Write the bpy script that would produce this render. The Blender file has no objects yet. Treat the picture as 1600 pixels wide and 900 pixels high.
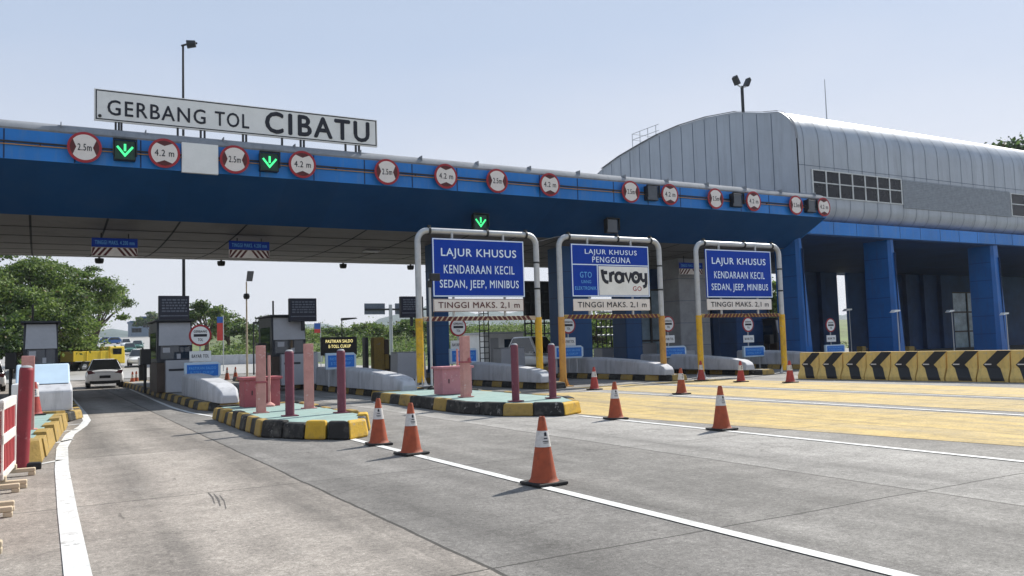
import bpy, bmesh, math, random
from mathutils import Vector, Matrix
R = math.radians
random.seed(7)
scene = bpy.context.scene
COL = scene.collection

# ------------------------------------------------------------------ camera
F, CX, CY = 1300.0, 800.0, 450.0
ROLL = math.atan(0.030)
PITCH = R(3.906)
YAW = R(29.7)
CAM = Vector((0, 0, 1.5))
fw = Vector((math.sin(YAW)*math.cos(PITCH), math.cos(YAW)*math.cos(PITCH), math.sin(PITCH)))
r0 = Vector((math.cos(YAW), -math.sin(YAW), 0)); u0 = r0.cross(fw)
rt = r0*math.cos(ROLL) - u0*math.sin(ROLL); up = r0*math.sin(ROLL) + u0*math.cos(ROLL)
cd = bpy.data.cameras.new('camera'); cam = bpy.data.objects.new('camera', cd); COL.objects.link(cam)
M4 = Matrix((rt, up, -fw)).transposed().to_4x4(); M4.translation = CAM
cam.matrix_world = M4
cd.sensor_width = 36; cd.lens = F/1600*36; cd.clip_end = 6000; cd.clip_start = 0.05
scene.camera = cam

# ------------------------------------------------------------------ world, sun, exposure
SUN_EL, SUN_AZ = R(42), R(70)            # azimuth from +Y towards +X
w = bpy.data.worlds.new('World'); scene.world = w; w.use_nodes = True
nt = w.node_tree; bg = nt.nodes['Background']
sky = nt.nodes.new('ShaderNodeTexSky'); sky.sky_type = 'NISHITA'; sky.sun_disc = False
sky.sun_elevation = SUN_EL; sky.sun_rotation = SUN_AZ
sky.air_density = 1.0; sky.dust_density = 1.2; sky.ozone_density = 2.0; sky.altitude = 0
# thin high haze evens the clear sky out: pale towards the horizon, bluer overhead
wtc = nt.nodes.new('ShaderNodeTexCoord'); wsp = nt.nodes.new('ShaderNodeSeparateXYZ'); nt.links.new(wtc.outputs['Generated'], wsp.inputs[0])
wr = nt.nodes.new('ShaderNodeValToRGB'); wn_ = nt.nodes.new('ShaderNodeTexNoise'); wn_.inputs['Scale'].default_value = 2.2; wn_.inputs['Detail'].default_value = 5
wmp = nt.nodes.new('ShaderNodeMapping'); wmp.inputs['Scale'].default_value = (1, 1, 3.5); nt.links.new(wtc.outputs['Generated'], wmp.inputs[0]); nt.links.new(wmp.outputs[0], wn_.inputs['Vector'])
wad = nt.nodes.new('ShaderNodeMath'); wad.operation = 'MULTIPLY_ADD'; wad.inputs[1].default_value = .16; wad.inputs[2].default_value = -.08; nt.links.new(wn_.outputs[0], wad.inputs[0])
wsum = nt.nodes.new('ShaderNodeMath'); wsum.operation = 'ADD'; nt.links.new(wsp.outputs[2], wsum.inputs[0]); nt.links.new(wad.outputs[0], wsum.inputs[1]); nt.links.new(wsum.outputs[0], wr.inputs[0])
e = wr.color_ramp.elements; e[0].position = 0; e[0].color = (.56, .575, .63, 1); e[1].position = .55; e[1].color = (.33, .41, .535, 1)
k = e.new(.16); k.color = (.56, .578, .635, 1); k = e.new(.34); k.color = (.40, .47, .595, 1)
wsc = nt.nodes.new('ShaderNodeVectorMath'); wsc.operation = 'SCALE'; wsc.inputs['Scale'].default_value = 1/.13; nt.links.new(wr.outputs[0], wsc.inputs[0])
wmx = nt.nodes.new('ShaderNodeMix'); wmx.data_type = 'RGBA'; wmx.inputs[0].default_value = .92
nt.links.new(sky.outputs[0], wmx.inputs[6]); nt.links.new(wsc.outputs[0], wmx.inputs[7])
nt.links.new(wmx.outputs[2], bg.inputs[0]); bg.inputs[1].default_value = 0.13
sd = bpy.data.lights.new('sun', 'SUN'); sd.energy = 4.7; sd.angle = R(0.6); sd.color = (1, .95, .87)
so = bpy.data.objects.new('sun', sd); COL.objects.link(so)
sv = Vector((math.cos(SUN_EL)*math.sin(SUN_AZ), math.cos(SUN_EL)*math.cos(SUN_AZ), math.sin(SUN_EL)))
so.rotation_euler = sv.to_track_quat('Z', 'Y').to_euler(); so.location = sv*60
scene.view_settings.view_transform = 'Standard'; scene.view_settings.look = 'None'
scene.view_settings.exposure = 0.42; scene.view_settings.gamma = 1

# ------------------------------------------------------------------ pixel -> world point (photo 1600x900)
def ray(px, py): return (fw*F + rt*(px-CX) - up*(py-CY)).normalized()
def at(px, py, z=0.0):
    d = ray(px, py); t = (z-CAM.z)/d.z; return CAM + d*t
def onY(px, py, Y):
    d = ray(px, py); return CAM + d*(Y/d.y)
def onX(px, py, X):
    d = ray(px, py); return CAM + d*(X/d.x)

# ------------------------------------------------------------------ materials
def lin(c): return tuple(c)+(1,) if len(c) == 3 else c
def mat(name, col, rough=.6, metal=0, var=.18, scale=2.5, bump=0, bscale=60, dirt=None, dscale=1.2, damt=.5, spec=.4, streak=False, emit=0, trans=0, chips=None, camt=.7, cscale=9, panel=None):
    m = bpy.data.materials.new(name); m.use_nodes = True; n = m.node_tree.nodes; l = m.node_tree.links
    b = n['Principled BSDF']; b.inputs['Roughness'].default_value = rough; b.inputs['Metallic'].default_value = metal
    b.inputs['Specular IOR Level'].default_value = spec
    tc = n.new('ShaderNodeTexCoord')
    nz = n.new('ShaderNodeTexNoise'); nz.inputs['Scale'].default_value = scale; nz.inputs['Detail'].default_value = 6
    nz.inputs['Roughness'].default_value = .65
    l.new(tc.outputs['Object'], nz.inputs['Vector'])
    mr = n.new('ShaderNodeMapRange'); mr.inputs[1].default_value = .3; mr.inputs[2].default_value = .7
    mr.inputs[3].default_value = 1-var; mr.inputs[4].default_value = 1+var*.6
    l.new(nz.outputs[0], mr.inputs[0])
    vm = n.new('ShaderNodeVectorMath'); vm.operation = 'SCALE'; vm.inputs[0].default_value = col[:3]
    l.new(mr.outputs[0], vm.inputs['Scale']); out = vm.outputs[0]
    if dirt:
        mp = n.new('ShaderNodeMapping'); mp.inputs['Scale'].default_value = (1, 1, .15) if streak else (1, 1, 1)
        l.new(tc.outputs['Object'], mp.inputs[0])
        n2 = n.new('ShaderNodeTexNoise'); n2.inputs['Scale'].default_value = dscale*(3 if streak else 1); n2.inputs['Detail'].default_value = 8
        n2.inputs['Roughness'].default_value = .7
        l.new(mp.outputs[0], n2.inputs['Vector'])
        m2 = n.new('ShaderNodeMapRange'); m2.inputs[1].default_value = .5; m2.inputs[2].default_value = .72; m2.inputs[4].default_value = damt
        l.new(n2.outputs[0], m2.inputs[0])
        mx = n.new('ShaderNodeMix'); mx.data_type = 'RGBA'
        l.new(m2.outputs[0], mx.inputs[0]); l.new(out, mx.inputs[6]); mx.inputs[7].default_value = lin(dirt)
        out = mx.outputs[2]
    if chips:
        n4 = n.new('ShaderNodeTexNoise'); n4.inputs['Scale'].default_value = cscale; n4.inputs['Detail'].default_value = 9; n4.inputs['Roughness'].default_value = .75
        mp4 = n.new('ShaderNodeMapping'); mp4.inputs['Location'].default_value = (3.1, 7.7, 1.3); l.new(tc.outputs['Object'], mp4.inputs[0]); l.new(mp4.outputs[0], n4.inputs['Vector'])
        m4 = n.new('ShaderNodeMapRange'); m4.inputs[1].default_value = .60; m4.inputs[2].default_value = .63; m4.inputs[4].default_value = camt; l.new(n4.outputs[0], m4.inputs[0])
        x4 = n.new('ShaderNodeMix'); x4.data_type = 'RGBA'; l.new(m4.outputs[0], x4.inputs[0]); l.new(out, x4.inputs[6]); x4.inputs[7].default_value = lin(chips); out = x4.outputs[2]
    if panel:
        ps = n.new('ShaderNodeVectorMath'); ps.operation = 'MULTIPLY'; ps.inputs[1].default_value = [1/v if v else 0 for v in panel[:3]]; l.new(tc.outputs['Object'], ps.inputs[0])
        pf = n.new('ShaderNodeVectorMath'); pf.operation = 'FLOOR'; l.new(ps.outputs[0], pf.inputs[0])
        pw = n.new('ShaderNodeTexWhiteNoise'); pw.noise_dimensions = '3D'; l.new(pf.outputs[0], pw.inputs['Vector'])
        pr = n.new('ShaderNodeMapRange'); pr.inputs[3].default_value = 1-panel[3]; pr.inputs[4].default_value = 1+panel[3]; l.new(pw.outputs[0], pr.inputs[0])
        pv_ = n.new('ShaderNodeVectorMath'); pv_.operation = 'SCALE'; l.new(out, pv_.inputs[0]); l.new(pr.outputs[0], pv_.inputs['Scale']); out = pv_.outputs[0]
        bt = n.new('ShaderNodeVectorMath'); bt.operation = 'SUBTRACT'; l.new(pw.outputs[1], bt.inputs[0]); bt.inputs[1].default_value = (.5, .5, .5)
        bs = n.new('ShaderNodeVectorMath'); bs.operation = 'SCALE'; l.new(bt.outputs[0], bs.inputs[0]); bs.inputs['Scale'].default_value = .035
        gn = n.new('ShaderNodeNewGeometry'); ba = n.new('ShaderNodeVectorMath'); ba.operation = 'ADD'; l.new(gn.outputs['Normal'], ba.inputs[0]); l.new(bs.outputs[0], ba.inputs[1])
        bn = n.new('ShaderNodeVectorMath'); bn.operation = 'NORMALIZE'; l.new(ba.outputs[0], bn.inputs[0]); l.new(bn.outputs[0], b.inputs['Normal'])
    l.new(out, b.inputs['Base Color'])
    if bump:
        n3 = n.new('ShaderNodeTexNoise'); n3.inputs['Scale'].default_value = bscale; n3.inputs['Detail'].default_value = 4
        l.new(tc.outputs['Object'], n3.inputs['Vector'])
        bp = n.new('ShaderNodeBump'); bp.inputs['Strength'].default_value = bump; bp.inputs['Distance'].default_value = .01
        l.new(n3.outputs[0], bp.inputs['Height']); l.new(bp.outputs[0], b.inputs['Normal'])
    if emit:
        b.inputs['Emission Color'].default_value = lin(col); b.inputs['Emission Strength'].default_value = emit
    if trans:
        tr = n.new('ShaderNodeBsdfTranslucent'); l.new(out, tr.inputs[0])
        ms = n.new('ShaderNodeMixShader'); ms.inputs[0].default_value = trans
        o = n['Material Output']; l.new(b.outputs[0], ms.inputs[1]); l.new(tr.outputs[0], ms.inputs[2]); l.new(ms.outputs[0], o.inputs[0])
    return m

def glass(name, col, rough=.05):
    m = bpy.data.materials.new(name); m.use_nodes = True
    b = m.node_tree.nodes['Principled BSDF']; b.inputs['Base Color'].default_value = lin(col)
    b.inputs['Roughness'].default_value = rough; b.inputs['Specular IOR Level'].default_value = .8
    return m

MT = dict(
 blue_panel=mat('blue composite panel', (.008, .185, .58), .38, var=.14, scale=.6, dirt=(.10, .22, .42), dscale=1.1, damt=.55, streak=True, panel=(1.83, 0, 0, .09)),
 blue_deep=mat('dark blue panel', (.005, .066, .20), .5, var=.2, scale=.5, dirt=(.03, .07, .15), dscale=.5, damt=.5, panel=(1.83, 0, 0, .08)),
 blue_col=mat('blue column cladding', (.007, .125, .42), .4, var=.18, scale=.7, dirt=(.03, .08, .2), damt=.55, streak=True),
 navy=mat('navy wall cladding', (.016, .065, .19), .65, var=.35, scale=.5),
 soffit=mat('soffit board', (.225, .208, .188), .6, var=.3, scale=.5, dirt=(.10, .088, .075), dscale=.5, damt=.7),
 silver=mat('silver cladding', (.39, .425, .475), .42, .25, var=.10, scale=.35, dirt=(.27, .29, .32), dscale=.7, damt=.6, streak=True, panel=(1.13, 0, 0, .04)),
 roofcap=mat('grey metal roof edge', (.27, .285, .31), .9, 0, var=.2, scale=.8, dirt=(.16, .17, .18), dscale=1.4, damt=.6, streak=True, spec=.1),
 gap=mat('dark panel gap', (.018, .018, .02), .8),
 seam=mat('dark seam', (.12, .15, .20), .6),
 seamblue=mat('dark blue seam', (.006, .03, .10), .6),
 louvre=mat('grey louvre', (.26, .29, .33), .5, var=.2, scale=4),
 white=mat('white sign face', (.78, .79, .78), .45, var=.06, scale=2, dirt=(.5, .5, .47), dscale=1.5, damt=.3),
 offwhite=mat('warm white sign face', (.76, .71, .67), .5, var=.06, dirt=(.5, .45, .42), dscale=2, damt=.35),
 blacktxt=mat('black lettering', (.012, .014, .025), .5),
 whitetxt=mat('reflective white lettering', (.72, .84, .98), .5, var=.04),
 cyantxt=mat('faded blue lettering', (.12, .42, .80), .4),
 signblue=mat('traffic sign blue', (.003, .042, .36), .6, var=.12, scale=1.5, spec=.2),
 redring=mat('red sign ring', (.35, .02, .03), .5, var=.2),
 maroon=mat('maroon marking', (.10, .02, .022), .6),
 steel=mat('galvanised pipe', (.50, .52, .54), .45, .35, var=.25, scale=3, dirt=(.30, .27, .24), dscale=3, damt=.6),
 darksteel=mat('dark steel', (.03, .032, .035), .5, .2, var=.3),
 black=mat('black plastic', (.012, .012, .013), .45),
 yellow=mat('yellow paint', (.70, .41, .02), .5, var=.18, dirt=(.30, .16, .04), dscale=4, damt=.75, chips=(.35, .33, .3), camt=.8, cscale=7),
 ochre=mat('rusty ochre paint', (.56, .30, .07), .55, var=.25, dirt=(.25, .10, .04), dscale=5, damt=.8),
 bartan=mat('tan bar paint', (.50, .40, .29), .6, dirt=(.3, .2, .12), dscale=4),
 kerby=mat('worn yellow kerb paint', (.62, .38, .035), .75, var=.25, scale=4, bump=.6, bscale=25, dirt=(.15, .11, .06), dscale=4, damt=.9, chips=(.28, .27, .25), camt=.85, cscale=6),
 kerbb=mat('worn black kerb paint', (.020, .020, .019), .7, var=.35, scale=4, bump=.6, bscale=25, dirt=(.15, .14, .12), dscale=4, damt=.6, chips=(.26, .25, .23), camt=.8, cscale=6),
 kerbo=mat('dirty ochre kerb paint', (.40, .27, .075), .8, var=.3, scale=4, bump=.6, bscale=25, dirt=(.07, .06, .05), dscale=4, damt=.9, chips=(.26, .25, .23), camt=.8, cscale=6),
 mint=mat('mint green paving', (.28, .40, .365), .85, var=.2, scale=2, bump=.4, dirt=(.20, .24, .225), dscale=1.8, damt=.9, chips=(.34, .33, .31), camt=.7, cscale=3.5),
 pave=mat('grey island paving', (.30, .30, .29), .85, var=.2, scale=2, bump=.3),
 pinkpost=mat('faded pink paint', (.56, .28, .25), .7, var=.15, scale=4, dirt=(.40, .17, .16), dscale=3, damt=.8, chips=(.66, .58, .54), camt=.6, cscale=7),
 plum=mat('plum red paint', (.17, .045, .07), .6, var=.2, scale=4, dirt=(.10, .035, .05), dscale=4, damt=.8, chips=(.36, .22, .24), camt=.6, cscale=8),
 red=mat('red post paint', (.27, .03, .042), .55, var=.2, scale=3, dirt=(.13, .03, .03), dscale=3, damt=.8, chips=(.40, .17, .17), camt=.7, cscale=6),
 boxpink=mat('pink box paint', (.38, .10, .115), .7, var=.18, scale=3, dirt=(.19, .06, .06), dscale=3, damt=.8, chips=(.5, .33, .31), camt=.6, cscale=6),
 rose=mat('rose box paint', (.50, .22, .25), .7, var=.18, scale=3, dirt=(.30, .12, .13), dscale=3, damt=.8, chips=(.62, .5, .48), camt=.6, cscale=6),
 conc=mat('painted white concrete', (.50, .51, .535), .75, var=.16, scale=1.5, bump=.3, dirt=(.25, .255, .27), dscale=1.3, damt=.85, streak=True),
 concgrey=mat('grey concrete', (.33, .34, .355), .8, var=.16, scale=2, bump=.3, dirt=(.2, .2, .2), damt=.6),
 chevy=mat('chevron barrier yellow', (.66, .465, .15), .75, var=.16, scale=1.5, bump=.3, dirt=(.38, .27, .11), dscale=2.2, damt=.85, streak=True, chips=(.42, .39, .33), camt=.6, cscale=5),
 chevb=mat('chevron barrier black', (.016, .017, .02), .6, var=.3),
 brown=mat('brown booth side', (.085, .06, .045), .6, var=.3, scale=2),
 boothdark=mat('booth dark cladding', (.032, .036, .043), .5, var=.3, scale=2),
 boothgrey=mat('booth light panel', (.44, .45, .475), .45, var=.1, dirt=(.3, .3, .32), damt=.5),
 boothglass=glass('booth glass', (.02, .035, .055)),
 led=mat('led board face', (.012, .016, .035), .35, var=.3, scale=8),
 ledframe=mat('led board frame', (.03, .035, .05), .5),
 leddim=mat('unlit led rows', (.13, .155, .20), .5, var=.5, scale=14),
 ledtxt=mat('lit led text', (1, .85, .35), .5, emit=.7),
 green=mat('green lamp', (.07, 1, .30), .5, emit=.75, var=0),
 greendim=mat('green lamp panel', (.006, .05, .03), .3, var=.3, scale=10),
 orange=mat('cone orange rubber', (.36, .072, .027), .65, var=.3, scale=6, dirt=(.12, .045, .025), dscale=5, damt=.85),
 conered=mat('cone red rubber', (.38, .05, .04), .65, var=.3, scale=6, dirt=(.12, .035, .03), dscale=5, damt=.8),
 conewhite=mat('cone collar', (.62, .60, .57), .55, var=.2, scale=9, dirt=(.3, .27, .25), dscale=7, damt=.7),
 rubber=mat('black rubber', (.02, .02, .02), .75, var=.4, dirt=(.07, .065, .06), dscale=5, damt=.7),
 carwhite=mat('white car paint', (.83, .84, .85), .22, var=.03, spec=.6),
 cargrey=mat('grey car paint', (.30, .32, .35), .25, .3, var=.05),
 carblue=mat('blue car paint', (.03, .12, .36), .25, var=.05),
 carteal=mat('green car paint', (.05, .13, .11), .25, var=.05),
 caryellow=mat('yellow truck paint', (.70, .50, .03), .4, var=.12, dirt=(.35, .26, .06), damt=.5),
 carglass=glass('car glass', (.012, .015, .018)),
 tyre=mat('tyre', (.015, .015, .015), .85),
 rim=mat('rim', (.35, .36, .38), .35, .6),
 taillight=mat('tail light', (.10, .008, .01), .2),
 bark=mat('bark', (.10, .075, .055), .9, var=.35, scale=3, bump=.5, bscale=12),
 leaf_a=mat('leaf mid', (.095, .16, .034), .55, var=.35, scale=.8, trans=.4),
 leaf_b=mat('leaf light', (.18, .255, .06), .55, var=.3, scale=.8, trans=.45),
 leaf_c=mat('leaf dark', (.04, .078, .024), .6, var=.3, scale=.8, trans=.25),
 leaf_d=mat('leaf dry', (.15, .12, .05), .6, var=.3, scale=.8, trans=.25),
 winglass=mat('window glass', (.012, .014, .02), .15, spec=.25, var=.4, scale=1.5),
 paleglass=mat('sky-toned window glass', (.30, .45, .58), .15, var=.45, scale=.9),  # brightness of the sky is put into this pale glass colour
 frame=mat('window frame', (.58, .60, .60), .5),
 redcloth=mat('red banner', (.55, .06, .05), .7), blueban=mat('blue banner', (.04, .12, .4), .6),
 wood=mat('beige foot', (.55, .46, .33), .7, var=.2, scale=5, dirt=(.28, .22, .15), damt=.5),
 plastred=mat('red plastic', (.42, .055, .06), .5, var=.1), plastwhite=mat('white plastic', (.74, .70, .66), .5, var=.08, dirt=(.5, .42, .36), dscale=3, damt=.5),
 linepaint=mat('white road paint', (.66, .665, .65), .75, var=.18, scale=3, dirt=(.34, .335, .32), dscale=4, damt=.85, chips=(.27, .265, .255), camt=.85, cscale=5),
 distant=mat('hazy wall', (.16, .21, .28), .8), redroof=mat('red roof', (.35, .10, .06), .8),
)

# ------------------------------------------------------------------ mesh helpers
class MB:
    def __init__(s): s.v, s.f, s.m = [], [], []
    def add(s, vs, fs, mi=0):
        o = len(s.v); s.v += [tuple(p) for p in vs]; s.f += [tuple(i+o for i in f) for f in fs]; s.m += [mi]*len(fs); return s
    def box(s, x0, x1, y0, y1, z0, z1, mi=0):
        vs = [(x, y, z) for z in (z0, z1) for y in (y0, y1) for x in (x0, x1)]
        return s.add(vs, [(0, 2, 3, 1), (4, 5, 7, 6), (0, 1, 5, 4), (2, 6, 7, 3), (0, 4, 6, 2), (1, 3, 7, 5)], mi)
    def tube(s, pts, r, n=10, mi=0, cap=True):
        pts = [Vector(p) for p in pts]; rs = r if isinstance(r, (list, tuple)) else [r]*len(pts)
        o = []; prev = None
        for i, p in enumerate(pts):
            t = (pts[min(i+1, len(pts)-1)] - pts[max(i-1, 0)]).normalized()
            if prev is None:
                a = Vector((0, 0, 1)) if abs(t.z) < .9 else Vector((1, 0, 0)); a = (a - t*a.dot(t)).normalized()
            else: a = (prev - t*prev.dot(t)).normalized()
            prev = a; b = t.cross(a)
            o += [p + (a*math.cos(2*math.pi*k/n) + b*math.sin(2*math.pi*k/n))*rs[i] for k in range(n)]
        fs = [(i*n+k, i*n+(k+1) % n, (i+1)*n+(k+1) % n, (i+1)*n+k) for i in range(len(pts)-1) for k in range(n)]
        if cap: fs += [tuple(range(n))[::-1], tuple((len(pts)-1)*n+k for k in range(n))]
        return s.add(o, fs, mi)
    def cyl(s, p0, p1, r, n=16, mi=0): return s.tube([p0, p1], r, n, mi)
    def lathe(s, prof, n=24, mi=0, a0=0, a1=None, c=(0, 0)):
        full = a1 is None; a1 = a0+2*math.pi if full else a1; m = n if full else n+1
        o = [(c[0]+r*math.cos(a0+(a1-a0)*k/n), c[1]+r*math.sin(a0+(a1-a0)*k/n), z) for r, z in prof for k in range(m)]
        fs = [(i*m+k, i*m+(k+1) % m, (i+1)*m+(k+1) % m, (i+1)*m+k) for i in range(len(prof)-1) for k in range(n)]
        return s.add(o, fs, mi)
    def prism(s, poly, axis, a, b, mi=0):   # poly = (u,v); axis x: (a,u,v)  y: (u,a,v)  z: (u,v,a)
        f = {'x': lambda u, v, k: (k, u, v), 'y': lambda u, v, k: (u, k, v), 'z': lambda u, v, k: (u, v, k)}[axis]
        n = len(poly); vs = [f(u, v, a) for u, v in poly] + [f(u, v, b) for u, v in poly]
        fs = [tuple(range(n)), tuple(range(2*n-1, n-1, -1))] + [(i, n+i, n+(i+1) % n, (i+1) % n) for i in range(n)]
        return s.add(vs, fs, mi)
    def disc(s, c, r, y, n=32, mi=0, rz=None):
        rz = rz or r
        return s.prism([(c[0]+r*math.cos(2*math.pi*k/n), c[1]+rz*math.sin(2*math.pi*k/n)) for k in range(n)], 'y', y[0], y[1], mi)
    def build(s, name, mats, parent=None, bevel=0, smooth=False, seg=2):
        me = bpy.data.meshes.new(name); me.from_pydata(s.v, [], s.f)
        for m in (mats if isinstance(mats, (list, tuple)) else [mats]): me.materials.append(MT[m] if isinstance(m, str) else m)
        me.polygons.foreach_set('material_index', s.m)
        bm = bmesh.new(); bm.from_mesh(me)
        if len(s.f) < 4000: bmesh.ops.recalc_face_normals(bm, faces=bm.faces)
        bm.to_mesh(me); bm.free()
        if smooth:
            me.polygons.foreach_set('use_smooth', [True]*len(me.polygons))
            try: me.set_sharp_from_angle(angle=R(38))
            except Exception: pass
        me.update()
        o = bpy.data.objects.new(name, me); COL.objects.link(o)
        if parent: o.parent = parent
        if bevel:
            b = o.modifiers.new('bevel', 'BEVEL'); b.width = bevel; b.segments = seg; b.limit_method = 'ANGLE'; b.angle_limit = R(35)
        return o

def tag(o, label, cat, group=None):
    o['label'] = label; o['category'] = cat
    if group: o['group'] = group
    return o
def thing(name, label, cat, loc=(0, 0, 0), rz=0, group=None):
    o = bpy.data.objects.new(name, None); o.empty_display_size = .2; COL.objects.link(o); o.location = loc; o.rotation_euler = (0, 0, rz)
    return tag(o, label, cat, group)
def struct(o, kind='structure'): o['kind'] = kind; return o
def kids(o): return [c for c in bpy.data.objects if c.parent == o]
def dup(o, loc, rz=0, label=None, parent=None):
    def cp(src, par):
        c = src.copy(); COL.objects.link(c)
        if par: c.parent = par
        for k in kids(src): cp(k, c)
        return c
    r = cp(o, parent); r.location = loc; r.rotation_euler = (0, 0, rz)
    if label: r['label'] = label
    return r

def text(s, m, parent, x0, x1, z0, z1, y, name='lettering', bold=0.0, space=1.12, depth=.006, shear=0):
    cu = bpy.data.curves.new('txt', 'FONT'); cu.body = s; cu.size = 1; cu.space_character = space; cu.shear = shear
    cu.resolution_u = 3
    t = bpy.data.objects.new('txt', cu); COL.objects.link(t)
    me = bpy.data.meshes.new_from_object(t)
    bpy.data.objects.remove(t); bpy.data.curves.remove(cu)
    vs = [v.co.copy() for v in me.vertices]
    ax, bx = min(v.x for v in vs), max(v.x for v in vs); ay, by = min(v.y for v in vs), max(v.y for v in vs)
    pts = [(x0+(v.x-ax)/(bx-ax)*(x1-x0), y, z0+(v.y-ay)/(by-ay)*(z1-z0)) for v in vs]
    fs = [tuple(p.vertices) for p in me.polygons]; bpy.data.meshes.remove(me)
    b = MB(); b.add(pts, fs)
    if bold:
        for i, (dx, dz) in enumerate(((-1, 0), (1, 0), (0, -1), (0, 1))):
            hh = (z1-z0)*bold*1.3
            b.add([(p[0]+dx*hh, p[1]+.0006*(i+1), p[2]+dz*hh) for p in pts], fs)
    # edge skirt so that the letters have a thickness
    cnt = {}
    for f in fs:
        for i in range(len(f)):
            e = (f[i], f[(i+1) % len(f)]); k = tuple(sorted(e)); cnt[k] = cnt.get(k, 0)+1
    n = len(b.v); ed = [k for k, c in cnt.items() if c == 1]
    b.v += [(p[0], y+depth, p[2]) for p in pts]
    b.f += [(a, c, c+n, a+n) for a, c in ed]; b.m += [0]*len(ed)
    return b.build(name, m, parent)

# ------------------------------------------------------------------ terrain
def sm(a, b, x):
    t = max(0, min(1, (x-a)/(b-a))); return t*t*(3-2*t)
def zter(x, y):
    d = max(0, y-62); z = .034*max(0, d-14 if d > 28 else d*d/56)
    z = min(z, 8.5) if z < 8 else 8+ (1-math.exp(-(z-8)*.5))*1.5
    if y > 0:
        edge = .15*max(y, 60)+3
        e = sm(edge, edge+9, x)*sm(88, 112, y)*2.3
        z += e
    return z
def linspace(a, b, n): return [a+(b-a)*i/n for i in range(n+1)]
xs = linspace(-700, -100, 8)[:-1]+linspace(-100, 160, 65)[:-1]+linspace(160, 1600, 12)
ys = linspace(-200, -20, 5)[:-1]+linspace(-20, 260, 80)[:-1]+linspace(260, 1300, 12)
b = MB(); nx = len(xs)
b.v = [(x, y, zter(x, y)-.03) for y in ys for x in xs]
b.f = [(j*nx+i, j*nx+i+1, (j+1)*nx+i+1, (j+1)*nx+i) for j in range(len(ys)-1) for i in range(nx-1)]; b.m = [0]*len(b.f)
MT['soil'] = mat('grass and soil', (.11, .15, .045), .9, var=.5, scale=.08, dirt=(.19, .15, .09), dscale=.12, damt=.8)
struct(b.build('ground', 'soil', smooth=True))

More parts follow.
